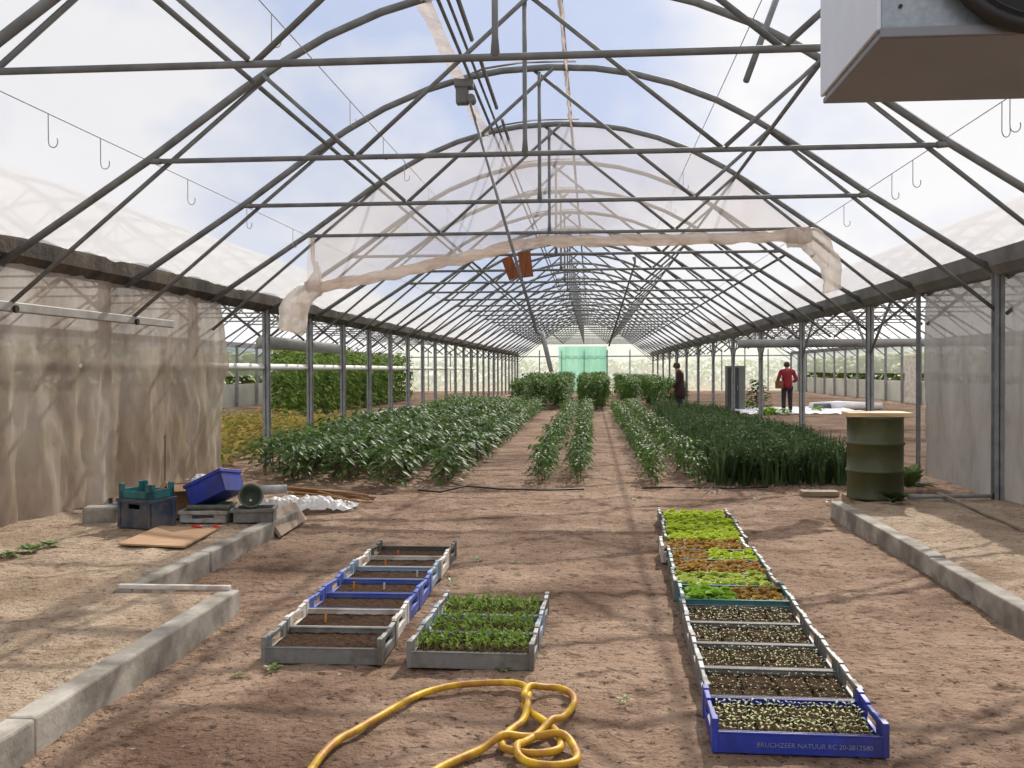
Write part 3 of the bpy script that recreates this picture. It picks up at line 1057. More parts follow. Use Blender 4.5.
# --- right row: fourteen trays going back
nb = at_z(711, 751); fb = at_z(655, 518)
RW, RD = .665, .436
fl, fr_ = at_z(713.5, 722, .135), at_z(884.4, 718, .135)
bl_ = at_z(656.3, 508, .135)
dirv = Vector((bl_.x - fl.x, bl_.y - fl.y))
rzR = math.atan2(dirv.y, dirv.x) - PI / 2
org = Vector(((fl.x + fr_.x) / 2, (fl.y + fr_.y) / 2 - .01, 0))
step = dirv.length / 14
RD = step - .004
ax = Vector((math.sin(-rzR), math.cos(rzR), 0)).normalized()
ax = Vector((-math.sin(rzR), math.cos(rzR), 0))
right_spec = [
    ('blue_plastic', 'royal blue seed tray with lettering at the near end of the right row', None, 'sprout'),
    ('grey_plastic', 'grey seed tray of sprouts directly behind the blue lettered tray', 'lgrey_plastic', 'sprout'),
    ('grey_plastic', 'grey seed tray of sprouts, second behind the blue lettered tray', 'lgrey_plastic', 'sprout'),
    ('grey_plastic', 'grey seed tray of sprouts, third behind the blue lettered tray', 'lgrey_plastic', 'sprout'),
    ('grey_plastic', 'grey seed tray of sprouts just in front of the teal tray', 'lgrey_plastic', 'sprout'),
    ('teal_plastic', 'teal tray half green and half red-brown lettuce in the right row', 'lgrey_plastic', 'gr'),
    ('grey_plastic', 'grey tray of pale green lettuce right behind the teal tray', 'lgrey_plastic', 'pale'),
    ('teal_plastic', 'tray of red-brown lettuce, second behind the teal front tray', 'lgrey_plastic', 'red'),
    ('navy_plastic', 'tray with brown lettuce left and lime lettuce right', 'lgrey_plastic', 'rg'),
    ('white_crate', 'whitish tray of all red-brown lettuce before the lime green trays', 'white_crate', 'red'),
    ('grey_plastic', 'tray of lime green lettuce nearest the camera among the four lime ones', 'lgrey_plastic', 'lime'),
    ('grey_plastic', 'second of the four lime lettuce trays counting away from the camera', 'lgrey_plastic', 'lime'),
    ('grey_plastic', 'third of the four lime lettuce trays counting away from the camera', 'lgrey_plastic', 'lime'),
    ('grey_plastic', 'last tray of lime green lettuce at the far end of the row', 'lgrey_plastic', 'lime'),
]
rest = []
for i, (mt, lab, lug, what) in enumerate(right_spec):
    p = org + ax * (step * i)
    wob = R.uniform(-.012, .012) + (-.035 if i == 9 else 0) + (.02 if i > 9 else 0)
    p.x += wob if i else 0
    t = make_tray('seed_tray', lab, 'right row of seed trays', p.x, p.y, rzR + R.uniform(-.006, .006), RW, RD, M[mt], hf=.112 if i in (5, 8) else .085, lug=M[lug] if lug else None)
    n = ['blue tray', 'grey tray behind it', 'third tray', 'fourth tray', 'fifth tray'][i] if i < 5 else ''
    zs = .062 if what == 'sprout' else .07
    soil_block('potting_soil', t, RW, RD, .012, zs, ['dark potting soil blocks in the blue lettered tray', 'dark potting soil in the grey tray directly behind the blue one', 'dark potting soil in the second grey tray behind the blue', 'dark potting soil in the third grey tray behind the blue', 'dark potting soil in the grey tray before the teal one', 'potting soil under the half green half brown lettuce', 'potting soil under the pale green lettuce', 'potting soil under red-brown lettuce behind the pale tray', 'potting soil under the mixed brown and lime lettuce', 'potting soil under brown lettuce in the whitish tray', 'potting soil under the first lime lettuce tray', 'potting soil under the second lime lettuce tray', 'potting soil under the third lime lettuce tray', 'potting soil under the far lime lettuce tray'][i], 'soil in the right row of trays', grooves=4 if what == 'sprout' else 0, seed=i)
    if i == 0:
        scatter(t, 'seedling', 'seedling', 'sprout', seedling_mb, 20, 9, RW, RD, zs, 'tiny two-leaved seedling sprouting in the blue lettered tray', 'seedling', 'seedlings in the blue tray', jit=.2, nv=5, sc=(.75, 1.15))
        x = MB()
        cu_ = bpy.data.curves.new('lettering', 'FONT')
        cu_.body = 'BRUCHZEER NATUUR RC 20-2812580'
        cu_.size = .0265
        cu_.extrude = .0006
        cu_.align_x = 'CENTER'
        lo = bpy.data.objects.new('lettering', cu_)
        COL.objects.link(lo)
        me_ = bpy.data.meshes.new_from_object(lo)
        bpy.data.objects.remove(lo)
        me_.materials.clear()
        me_.materials.append(M['text'])
        lo = bpy.data.objects.new('lettering', me_)
        COL.objects.link(lo)
        lo.parent = t
        lo.location = (.055, -.0052, .03)
        lo.rotation_euler = (PI / 2, 0, 0)
        lo['label'] = 'worn grey lettering'
    elif i == 1:
        scatter(t, 'seedling', 'seedling', 'sprout_d', seedling_mb, 15, 8, RW, RD, zs, 'tiny seedling sprouting in the grey tray behind the blue one', 'seedling', 'seedlings in the grey tray behind the blue', jit=.3, nv=5, sc=(.45, .8))
    elif i < 5:
        for a in range(20):
            for b in range(9):
                if R.random() < .12: continue
                px_ = -RW / 2 + .04 + (RW - .08) * (a + .5 + R.uniform(-.3, .3)) / 20
                py_ = .04 + (RD - .08) * (b + .5 + R.uniform(-.3, .3)) / 9
                rest.append((seedling_mb(R), local(t, px_, py_, zs), R.uniform(0, 6), R.uniform(.6, .95)))
    else:
        a = dict(z=zs, jit=.35, sc=(.95, 1.3), cat='lettuce')
        if what in ('pale', 'red', 'lime'):
            mt2 = {'pale': 'lettuce_p', 'red': 'lettuce_r', 'lime': 'lettuce'}[what]
            txt = {'pale': 'small pale green lettuce in the tray behind the teal one', 'red': 'small red-brown lettuce in the whitish tray' if i == 9 else 'small red-brown lettuce in the second tray behind the teal', 'lime': 'small lime green lettuce in the %s lime tray' % ['nearest', 'second', 'third', 'farthest'][(i - 10) % 4]}[what]
            scatter(t, 'lettuce', 'lettuce', mt2, lettuce_mb, 9, 5, RW, RD, label=txt, group=txt.replace('small ', 'small lettuces: '), w=None, d=None, **a) if False else \
                scatter(t, 'lettuce', 'lettuce', mt2, lettuce_mb, 8, 4, RW, RD, zs, txt, 'lettuce', txt, jit=.35, sc=(1.05, 1.5))
        elif what == 'gr':
            scatter(t, 'lettuce', 'lettuce', 'lettuce_g', lettuce_mb, 4, 4, RW, RD, zs, 'bright green lettuce in the left half of the teal tray', 'lettuce', 'green lettuces in the teal tray', jit=.35, sc=(1.05, 1.5), u1=.5)
            scatter(t, 'lettuce', 'lettuce', 'lettuce_r', lettuce_mb, 4, 4, RW, RD, zs, 'red-brown lettuce in the right half of the teal tray', 'lettuce', 'red lettuces in the teal tray', jit=.35, sc=(.9, 1.3), u0=.5)
        else:
            scatter(t, 'lettuce', 'lettuce', 'lettuce_r', lettuce_mb, 4, 4, RW, RD, zs, 'red-brown lettuce in the left half of the mixed lettuce tray', 'lettuce', 'brown lettuces in the mixed tray', jit=.35, sc=(.95, 1.35), u1=.45)
            scatter(t, 'lettuce', 'lettuce', 'lettuce', lettuce_mb, 4, 4, RW, RD, zs, 'lime lettuce in the right half of the mixed lettuce tray', 'lettuce', 'lime lettuces in the mixed tray', jit=.35, sc=(1.05, 1.5), u0=.45)
merged('seedlings', rest, 'sprout_d', 'tiny seedlings filling the three middle grey trays of the right row', 'seedling', 'seedlings in the grey trays')

# --- left row: seven trays of bare soil
fl, fr_ = at_z(260.6, 638, .135), at_z(381.7, 638, .135)
bl_ = at_z(378.7, 539.7, .135)
org = Vector(((fl.x + fr_.x) / 2, (fl.y + fr_.y) / 2, 0))
dv = Vector((bl_.x - fl.x, bl_.y - fl.y)); step = dv.length / 7
rzL = math.atan2(dv.y, dv.x) - PI / 2
ax = Vector((-math.sin(rzL), math.cos(rzL), 0))
LW = (fr_ - fl).length
left_spec = [('grey_plastic', 'grey soil tray at the near end of the left row'), ('white_crate', 'white soil tray right behind the near grey one'),
             ('blue_faded', 'nearer blue soil tray, behind the white one'), ('blue_faded', 'farther of the two blue soil trays in the left row'),
             ('lblue_plastic', 'faded pale blue soil tray behind the blue ones'), ('white_crate', 'off-white soil tray second from the far end of the left row'),
             ('dark_plastic', 'dark grey soil tray at the far end of the left row')]
for i, (mt, lab) in enumerate(left_spec):
    p = org + ax * step * i
    t = make_tray('seed_tray', lab, 'left row of soil trays', p.x + R.uniform(-.01, .01), p.y, rzL + R.uniform(-.006, .006), LW, step - .004, M[mt], lug=M['lgrey_plastic'] if mt == 'grey_plastic' else None)  # grey tray's lugs coloured pale: sunlight on its end tops painted in
    soil_block('potting_soil', t, LW, step, .012, .055, 'bare dark soil in the ' + ['near grey tray', 'white tray behind the near grey one', 'nearer blue tray', 'farther blue tray', 'faded pale blue tray', 'off-white tray', 'far dark grey tray'][i], 'soil in the left row of trays', seed=20 + i)
    for (u, mt2, h_) in {1: [(.28, 'orange', .05)], 3: [(.22, 'orange', .06), (.55, 'white_tag', .055)], 4: [(.8, 'white_tag', .05)], 5: [(.28, 'orange', .045)], 6: [(.3, 'orange', .035)]}.get(i, []):
        m = MB().box((0, 0, h_ / 2 - .01), (.012, .0025, h_)).add([(-.006, 0, -.01), (.006, 0, -.01), (0, 0, -.025)], [(0, 1, 2)])
        o = m.obj('plant_label', M[mt2], loc=local(t, -LW / 2 + LW * u, step * .5, .06))
        o.rotation_euler = (.1, .08, R.uniform(-.4, .4))
        tag(o, '%s plant label stuck in the %s' % ('orange' if mt2 == 'orange' else 'white', ['', 'white tray behind the near grey one', '', 'farther blue tray', 'faded pale blue tray', 'off-white tray', 'far dark grey tray'][i]), 'plant label', 'plant labels')

# --- middle: three trays of green shoots
fl, fr_ = at_z(407.4, 641, .135), at_z(533, 644, .135)
bl_ = at_z(446.8, 589.6, .135)
org = Vector(((fl.x + fr_.x) / 2, (fl.y + fr_.y) / 2, 0))
dv = Vector((bl_.x - fl.x, bl_.y - fl.y)); step = dv.length / 3
rzM = math.atan2(dv.y, dv.x) - PI / 2
ax = Vector((-math.sin(rzM), math.cos(rzM), 0))
MW = (fr_ - fl).length
for i, (mt, lab, short) in enumerate([('grey_plastic', 'nearest of the three grey trays of green shoots', 'nearest shoot tray'), ('lblue_plastic', 'middle of the three trays of green shoots', 'middle shoot tray'), ('grey_plastic', 'farthest of the three grey trays of green shoots', 'farthest shoot tray')]):
    p = org + ax * step * i
    t = make_tray('seed_tray', lab, 'trays of green shoots', p.x, p.y, rzM, MW, step - .004, M[mt], lug=M['lgrey_plastic'])
    soil_block('potting_soil', t, MW, step, .012, .06, 'dark soil in the ' + short, 'soil in the shoot trays', seed=40 + i)
    scatter(t, 'shoot', 'shoot', 'shoot', shoot_mb, 15, 6, MW, step, .06, 'upright green shoot in the ' + short, 'seedling', 'green shoots in the ' + short, jit=.3, nv=6, sc=(.8, 1.15))

# --- yellow hose
hp = [(300, 790), (312.7, 768), (326, 751), (340, 739), (355, 731), (381, 716), (411, 699), (435, 690), (462, 685), (499, 683), (520, 684.5), (528, 691), (527, 700), (523, 707), (529, 712), (545, 722), (558, 734), (561, 744), (556, 751), (532, 754), (508, 750), (502, 745), (508, 733), (523, 721), (528, 709), (524, 699), (532, 691), (556, 688), (571, 694), (574, 704), (562, 719), (544, 731), (523, 745), (517, 757), (532, 764), (556, 766), (574, 762), (577, 754), (568, 743), (547, 738), (523, 738), (502, 742), (472, 754), (441, 768), (415, 785)]
pts = [at_z(x, y, .02) for x, y in hp]
# smooth with Catmull-Rom, lift where it crosses itself
sm = []
for i in range(len(pts) - 1):
    p0, p1, p2, p3 = pts[max(i - 1, 0)], pts[i], pts[i + 1], pts[min(i + 2, len(pts) - 1)]
    for j in range(5):
        t_ = j / 5
        sm.append(.5 * ((2 * p1) + (p2 - p0) * t_ + (2 * p0 - 5 * p1 + 4 * p2 - p3) * t_ ** 2 + (3 * p1 - p0 - 3 * p2 + p3) * t_ ** 3))
HR = .0158
N = len(sm)
arc = [0.0]
for i in range(1, N):
    arc.append(arc[-1] + (sm[i].xy - sm[i - 1].xy).length)
lift = [0.0] * N
for i in range(N):
    for j in range(0, i - 12):
        if (sm[i].xy - sm[j].xy).length < .012:
            base = lift[j] + .026
            for k in range(N):
                lift[k] = max(lift[k], base * math.exp(-((arc[k] - arc[i]) / .07) ** 2)) if k > j + 8 else lift[k]
for p, l in zip(sm, lift): p.z = .022 + l
tag(MB().tube(sm, HR, 12).obj('garden_hose', M['hose'], smooth=True), 'yellow garden hose lying in loops on the bare soil', 'hose')

# ------------------------------------------------------------------ oil drum
dc = at_z(870, 494, .135)
dc = Vector((3.1, 10.85, .13))
pb = at_y(875, 494, dc.y); dc.x = pb.x
t = empty('oil_drum', dc, 'olive green oil drum standing at the end of the right sand bed', 'drum')
rd = .285
prof = [(rd - .02, 0), (rd, 0), (rd + .008, .012), (rd, .025), (rd, .27)] + [(rd + .018 * math.sin(PI * i / 6), .27 + .05 * i / 6) for i in range(1, 6)] + [(rd, .32), (rd, .56)] + [(rd + .018 * math.sin(PI * i / 6), .56 + .05 * i / 6) for i in range(1, 6)] + [(rd, .61), (rd, .84), (rd + .008, .852), (rd, .865), (rd - .015, .865), (rd - .016, .85), (0.01, .85)]
MB().lathe((0, 0, 0), prof, 40).obj('drum_body', M['drum'], t, smooth=True)
MB().tube([(.12, -.1, .84), (.12, -.1, .862)], .03, 12).obj('bung', M['drum'], t)
o = MB().bx(-.31, .33, -.24, -.002, 0, .045).bx(-.30, .325, .002, .24, 0, .045).obj('plank', M['wood'], bevel=.004, loc=dc + Vector((0, 0, .866)))
o.rotation_euler = (0, 0, -.06)
tag(o, 'pale wooden board lying across the top of the oil drum', 'board')
p = at_z(815, 494, .02)
o = MB().box((0, 0, .03), (.42, .2, .06)).obj('wood_slab', M['board'], loc=(p.x + .05, p.y, 0), bevel=.006)
tag(o, 'short grey wooden slab on the ground in front of the drum', 'board')
# metal bar lying along the foot of the right film, and a tie of film
a, b = at_z(908, 497, .15), at_z(992, 496, .16)
t = empty('steel_bar', (0, 0, 0), 'grey steel bar lying by the foot of the right film', 'bar')
MB().tube([a, a.lerp(b, .35), b], .02, 8).obj('bar', M['steel_dull'], t, smooth=True)
MB().tube([b, b + (b - a).normalized() * .05], .028, 8).obj('end_cap', M['black'], t)
a, b = at_z(938, 494, .14), at_z(1040, 537, .14)
o = MB().box((0, 0, 0), ((b - a).length, .035, .02), rz=math.atan2((b - a).y, (b - a).x)).obj('wooden_batten', M['board'], loc=(a + b) / 2 + Vector((0, 0, .01)))
tag(o, 'thin wooden batten weighing down the foot of the right film', 'batten')

# ------------------------------------------------------------------ heap of crates and plastic at the left
PZ = .14


def rbox(name, c, s, rz, mat, label, cat, bev=.006, tilt=None, group=None):
    m = MB().box((0, 0, s[2] / 2), s)
    o = m.obj(name, M[mat], bevel=bev, loc=c)
    o.rotation_euler = (tilt[0] if tilt else 0, tilt[1] if tilt else 0, rz)
    return tag(o, label, cat, group)


def open_box(t, w, d, h, mat, wall=.012, rib=True, slot=None, name='crate_body'):
    m = MB()
    m.bx(-w / 2, w / 2, -d / 2, d / 2, 0, wall)
    for s in (-1, 1):
        m.bx(-w / 2, w / 2, s * (d / 2 - wall / 2) - wall / 2, s * (d / 2 - wall / 2) + wall / 2, 0, h) if not slot else None
        m.bx(s * (w / 2 - wall / 2) - wall / 2, s * (w / 2 - wall / 2) + wall / 2, -d / 2, d / 2, 0, h)
        if slot:
            y = s * (d / 2 - wall / 2)
            sw, z0, z1 = slot
            m.bx(-w / 2, w / 2, y - wall / 2, y + wall / 2, 0, z0)
            m.bx(-w / 2, w / 2, y - wall / 2, y + wall / 2, z1, h)
            m.bx(-w / 2, -sw / 2, y - wall / 2, y + wall / 2, z0, z1)
            m.bx(sw / 2, w / 2, y - wall / 2, y + wall / 2, z0, z1)
    b = m.obj(name, mat, t, bevel=.003)
    r_ = MB()
    e = .012
    r_.bx(-w / 2 - e, w / 2 + e, -d / 2 - e, -d / 2, h - .03, h).bx(-w / 2 - e, w / 2 + e, d / 2, d / 2 + e, h - .03, h)
    r_.bx(-w / 2 - e, -w / 2, -d / 2, d / 2, h - .03, h).bx(w / 2, w / 2 + e, -d / 2, d / 2, h - .03, h)
    if rib:
        for x in (-w / 2 + .015, w / 2 - .015):
            for s in (-1, 1):
                r_.bx(x - .015, x + .015, s * (d / 2 + .005) - .005, s * (d / 2 + .005) + .005, 0, h)
        for y in (-d / 2 + .03, d / 2 - .03):
            for s in (-1, 1):
                r_.bx(s * (w / 2 + .005) - .005, s * (w / 2 + .005) + .005, y - .015, y + .015, 0, h)
        r_.bx(-w / 2 - .008, w / 2 + .008, -d / 2 - .008, d / 2 + .008, 0, .02)
    r_.obj('rim', mat, t, bevel=.002)
    return b


def corner_at(px, py, z, w, d, rz, sx=1, sy=-1):
    c = at_z(px, py, z)
    v = Matrix.Rotation(rz, 3, 'Z') @ Vector((sx * w / 2, sy * d / 2, 0))
    return Vector((c.x - v.x, c.y - v.y, z))


cp = corner_at(150, 529.5, PZ, .38, .31, -.36)
t = empty('storage_crate', cp, 'dusty dark blue storage crate at the bottom of the left stack', 'crate', rz=-.36)
open_box(t, .37, .30, .25, M['navy_plastic'], slot=(.13, .165, .205))
t2 = empty('folding_crate', cp + Vector((0, 0, .251)), 'teal crate with notched rim on top of the dark blue crate', 'crate', rz=-.34)
w, d = .36, .29
m = MB().bx(-w / 2, w / 2, -d / 2, d / 2, 0, .012)
for s in (-1, 1):
    m.bx(-w / 2, w / 2, s * d / 2 - .012 * (s > 0), s * d / 2 + .012 * (s < 0), 0, .065)
    m.bx(s * w / 2 - .012 * (s > 0), s * w / 2 + .012 * (s < 0), -d / 2, d / 2, 0, .08)
m.obj('crate_body', M['teal_plastic'], t2, bevel=.003)
for sx in (-1, 1):
    for sy in (-1, 1):
        x, y = sx * (w / 2 - .03), sy * (d / 2 - .03)
        MB().bx(x - .03, x + .03, sy * d / 2 - .016 * (sy > 0), sy * d / 2 + .016 * (sy < 0), 0, .13).bx(sx * w / 2 - .016 * (sx > 0), sx * w / 2 + .016 * (sx < 0), y - .03, y + .03, 0, .13).obj('corner_post', M['teal_plastic'], t2, bevel=.003)
# cardboard box
cp = at_z(190, 516, PZ)
cp = at_y(185, 500, 9.1)
t = empty('cardboard_box', (cp.x, 9.1, PZ), 'open brown cardboard box behind the tilted blue crate', 'box', rz=.5)
m = MB()
w, d, h = .34, .28, .3
m.bx(-w / 2, w / 2, -d / 2, d / 2, 0, .006)
m.bx(-w / 2, w / 2, -d / 2, -d / 2 + .005, 0, h).bx(-w / 2, w / 2, d / 2 - .005, d / 2, 0, h).bx(-w / 2, -w / 2 + .005, -d / 2, d / 2, 0, h).bx(w / 2 - .005, w / 2, -d / 2, d / 2, 0, h)
m.obj('box_body', M['card'], t)
for (x, y, sx, sy, rx, ry) in ((0, -d / 2 - .05, w, .11, .5, 0), (w / 2 + .05, 0, .11, d, 0, .5), (-w / 2 - .03, 0, .1, d, 0, -.9)):
    MB().box((x, y, h - .012), (sx, sy, .005), m=Matrix.Rotation(rx, 3, 'X') @ Matrix.Rotation(ry, 3, 'Y')).obj('flap', M['card'], t)
# crumpled plastic


def blob(c, s, seed, mat, name, label, cat, amp=.35, f=2.2, flat=False):
    bm = bmesh.new()
    bmesh.ops.create_icosphere(bm, subdivisions=4, radius=1)
    for v in bm.verts:
        q = v.co.copy()
        n_ = 1 + amp * noise.noise(q * f + Vector((seed, 0, 0))) + amp * .5 * abs(noise.noise(q * f * 2.6 + Vector((seed, 3, 0)))) + amp * .3 * noise.noise(q * f * 6)
        v.co = Vector((q.x * s[0], q.y * s[1], q.z * s[2])) * n_
        v.co.z = max(v.co.z, -s[2] * .3)
    me = bpy.data.meshes.new(name)
    bm.to_mesh(me); bm.free()
    me.materials.append(M[mat])
    o = bpy.data.objects.new(name, me)
    COL.objects.link(o)
    o.location = (c[0], c[1], c[2] + s[2] * .3)
    return tag(o, label, cat)


cp2 = at_z(203, 516, PZ)
cp2 = at_y(201, 478, 9.12)
blob((cp2.x, 9.12, PZ + .28), (.1, .09, .08), 3, 'white_plastic', 'plastic_bag', 'crumpled white plastic bag on top of the cardboard box', 'bag')
# tilted blue crate
Rm = (Matrix.Rotation(-.22, 3, 'Z') @ Matrix.Rotation(-.42, 3, 'Y') @ Matrix.Rotation(-.16, 3, 'X'))
ctr = at_y(215, 488, 8.85)
t = empty('storage_crate', ctr - Rm @ Vector((0, 0, .11)), 'royal blue crate tilted on its edge over the heap', 'crate')
t.rotation_euler = Rm.to_euler()
open_box(t, .40, .30, .21, M['blue_plastic'], rib=False)
# grey tray with slot
cp = corner_at(202, 523.5, PZ, 0, .30, 0, 0)
t = empty('storage_crate', cp, 'low grey crate with handle slot in front of the tilted blue one', 'crate', rz=.02)
open_box(t, .43, .28, .11, M['lgrey_plastic'], slot=(.2, .04, .075), rib=False)
t = empty('storage_crate', cp + Vector((.03, .02, .111)), 'green-grey shallow crate lying on the low grey crate', 'crate', rz=.12)
open_box(t, .36, .24, .05, M['green_tub'], rib=False)
# tub with pot ring
cp = corner_at(250, 523, PZ, 0, .28, .0, 0)
t = empty('plastic_tub', cp, 'grey plastic tub under the round flower pot', 'tub', rz=.2)
open_box(t, .35, .28, .125, M['grey_plastic'], rib=False)
t = empty('flower_pot', cp + Vector((-.03, -.03, .212)), 'olive plastic pot lying sideways on the grey tub', 'pot')
t.rotation_euler = (PI / 2 - .35, 0, .35)
prof = [(.075, -.11), (.082, -.11), (.1, .06), (.108, .062), (.108, .1), (.098, .1), (.09, .06), (.072, -.1), (.01, -.1)]
MB().lathe((0, 0, 0), prof, 26, cap=False).obj('pot_wall', M['green_tub'], t, smooth=True)
MB().lathe((0, 0, 0), [(.106, .085), (.113, .09), (.113, .102), (.1, .104)], 26, cap=False).obj('pot_rim', M['green_tub'], t, smooth=True)
a = at_z(258, 500, PZ)
o = MB().tube([(0, 0, 0), (.26, .12, .0)], .05, 14).obj('white_roll', M['lgrey_plastic'], smooth=True, loc=(a.x - .02, a.y + .1, PZ + .09))
tag(o, 'pale roll lying behind the olive pot', 'roll')
# bricks / red pot between
a = at_z(180, 514, PZ)
for i in range(2):
    rbox('brick', (a.x + .07 * i - .03, a.y + .3 + .02 * i, PZ + .065 * i), (.21, .1, .065), .3 + .5 * i, 'brick', ['red brick lying under the other beside the cardboard box', 'red brick lying on top beside the cardboard box'][i], 'brick', group='bricks beside the box')
# plywood sheet
c4 = [at_z(118, 545, PZ + .004), at_z(184, 548, PZ + .004), at_z(217, 530, PZ + .004), at_z(160, 527, PZ + .004)]
m = MB()
m.add([v - c4[0] for v in c4] + [v - c4[0] + Vector((0, 0, .014)) for v in c4], [(3, 2, 1, 0), (4, 5, 6, 7), (0, 1, 5, 4), (1, 2, 6, 5), (2, 3, 7, 6), (3, 0, 4, 7)])
o = m.obj('plywood_sheet', M['ply'], loc=c4[0])
tag(o, 'flat sheet of brown plywood lying on the sand before the crates', 'plywood')
# red loppers
for i, (x0, x1) in enumerate(((193, 211), (214, 229))):
    a, b = at_z(x0, 527, PZ + .03), at_z(x1, 526, PZ + .03)
    t = empty('pruning_shears', (a + b) / 2, ['red-handled pruning shears on the plywood sheet', 'red-handled pruning shears on the concrete kerb edge'][i], 'shears', 'red pruning shears', rz=.1 * i)
    L = (b - a).length
    for s in (-1, 1):
        MB().tube([(0, 0, 0), (-L * .2, s * .012, 0), (-L * .55, s * .026, .005)], .009, 7).obj('handle', M['red'], t, smooth=True)
    MB().add([(0, -.012, 0), (L * .4, 0, 0), (0, .012, 0), (0, -.012, .006), (L * .4, 0, .006), (0, .012, .006)], [(2, 1, 0), (3, 4, 5), (0, 1, 4, 3), (1, 2, 5, 4), (2, 0, 3, 5)]).obj('blade', M['steel'], t)
# leaning board
q = [at_z(279, 538, .0), at_z(305, 521, .0)]
up = [at_y(263, 514, q[0].y + .12), at_y(293, 504, q[1].y + .12)]
m = MB()
vs = [q[0], q[1], up[1], up[0]]
nrm = (q[1] - q[0]).cross(up[0] - q[0]).normalized() * .03
m.add([v - q[0] for v in vs] + [v - q[0] + nrm for v in vs], [(0, 1, 2, 3), (7, 6, 5, 4), (0, 4, 5, 1), (1, 5, 6, 2), (2, 6, 7, 3), (3, 7, 4, 0)])
tag(m.obj('leaning_board', M['board'], loc=q[0]), 'square grey board leaning against the end of the kerb', 'board')
# concrete block by the film, thin stick
a = at_z(98, 524, PZ)
rbox('concrete_block', (a.x - .02, a.y + .1, PZ - .05), (.30, .16, .2), .15, 'concrete', 'weathered concrete block at the foot of the dusty left film', 'block', bev=.03)
a = at_z(149, 512, PZ)
o = MB().tube([(0, 0, 0), (.01, .01, .86)], .007, 6).obj('thin_stake', M['dark_plastic'], loc=(a.x, a.y + .35, 0))
tag(o, 'thin dark stake standing behind the teal crate', 'stake')
# white sheet on ground
m = MB()
c = at_z(300, 506, .03)


def wfn(u, v):
    x = -.55 + 1.15 * u; y = -.28 + .5 * v
    e = min(u, 1 - u, v, 1 - v)
    z = (.06 * max(0, min(1, e * 5))) * (1 + 1.1 * nz(x * 3, y * 3, 5) + .9 * abs(nz(x * 8, y * 8, 2))) + .06 * abs(nz(x * 9, y * 7, 8)) + .03 * abs(nz(x * 20, y * 18, 4)) + .008
    return (x + .08 * nz(v * 4, 1), y + .08 * nz(u * 4, 2), z)


m.grid(80, 52, wfn)
o = m.obj('plastic_sheet', M['white_plastic'], loc=(c.x, c.y, 0.01))
tag(o, 'crumpled white plastic sheet lying on the soil beyond the crates', 'plastic sheet')
# canes
for i in range(12):
    x0, y0, x1, y1 = 283 + R.uniform(-4, 14), 489 + R.uniform(-3, 7), 350 + R.uniform(0, 28), 496 + R.uniform(-4, 6)
    lift = .02 + .022 * (i % 4) + .03 * (i // 6)
    a, b = at_z(x0, y0, lift), at_z(x1, y1, lift)
    o = MB().tube([Vector((0, 0, 0)), (b - a) * .5 + Vector((0, 0, R.uniform(0, .02))), b - a], .011, 6).obj('bamboo_cane', M['cane'], smooth=True, loc=a)
    tag(o, 'brown cane in the loose bundle beyond the white sheet', 'cane', 'canes in the bundle')
# ------------------------------------------------------------------ crops
def pepper_mb(r, h, n=60, L=.105, spread=.17):
    """returns foliage builder and stem builder"""
    f, s = MB(), MB()
    s.tube([(0, 0, -.02), (.01, 0, h * .45), (0, .01, h * .9)], [.008, .007, .004], 5)
    for i in range(5):
        a = r.uniform(0, 2 * PI)
        z0 = h * r.uniform(.35, .7)
        e = Vector((math.cos(a) * spread * .8, math.sin(a) * spread * .8, z0 + h * .25))
        s.tube([(0, 0, z0), e], [.004, .003], 4)
    for i in range(n):
        a = r.uniform(0, 2 * PI)
        zz = r.random() ** .7
        z = h * (.12 + .86 * zz)
        rr = spread * r.uniform(.15, 1.0) * (1.1 - .35 * abs(zz - .5))
        p = Vector((math.cos(a) * rr, math.sin(a) * rr, z))
        d = Vector((math.cos(a + r.uniform(-.7, .7)), math.sin(a + r.uniform(-.7, .7)), r.uniform(-.5, .35)))
        l = L * r.uniform(.7, 1.25)
        f.leaf(p, d, l, l * .52, droop=r.uniform(.25, .6), fold=.14)
    return f, s


PV = [pepper_mb(random.Random(50 + i), .5) for i in range(6)]
PVM = [(f.mesh('foliage', M['pepper']), s.mesh('stem', M['stem'])) for f, s in PV]


def plant(name, meshes, p, rz, sc, label, cat, group):
    e = empty(name, p, label, cat, group, rz)
    e.scale = sc if hasattr(sc, '__len__') else (sc, sc, sc)
    for nm, me in zip(('foliage', 'stem'), meshes):
        o = bpy.data.objects.new(nm, me)
        COL.objects.link(o)
        o.parent = e
    return e


rows = [(-.68, 13.0, .95, 'row just left of the middle path'), (-.18, 13.1, .95, 'row at the left edge of the middle path'),
        (.82, 13.0, .92, 'row at the right edge of the middle path'), (1.33, 13.0, .95, 'second row to the right of the middle path'),
        (-1.95, 13.0, 1.05, 'bushy row left of the worn side path'), (-2.65, 12.6, 1.15, 'second bushy row left of the worn side path'),
        (-3.35, 13.3, 1.2, 'third bushy row left of the worn side path'), (-4.05, 13.2, 1.2, 'bushy row second from the left posts'),
        (-4.75, 14.2, 1.2, 'bushy row along the left posts')]
far = []
STEP = .40
for (x, ya, sc, txt) in rows:
    n = int((36.5 - ya) / STEP)
    wd = .85 if x > -1.5 else 1.3
    for i in range(n):
        y = ya + STEP * i + R.uniform(-.06, .06)
        xx = x + R.uniform(-.04, .04)
        s = sc * R.uniform(.85, 1.15) * (.9 if i == 0 else 1)
        if i < 32:
            plant('pepper_plant', PVM[R.randrange(6)], (xx, y, 0), R.uniform(0, 6.28), (s * wd, s * wd, s * R.uniform(.9, 1.05)), 'green pepper plant growing in the ' + txt, 'pepper plant', 'pepper plants in the ' + txt)
        else:
            far.append((PV[R.randrange(6)][0], Vector((xx, y, 0)), R.uniform(0, 6.28), s))
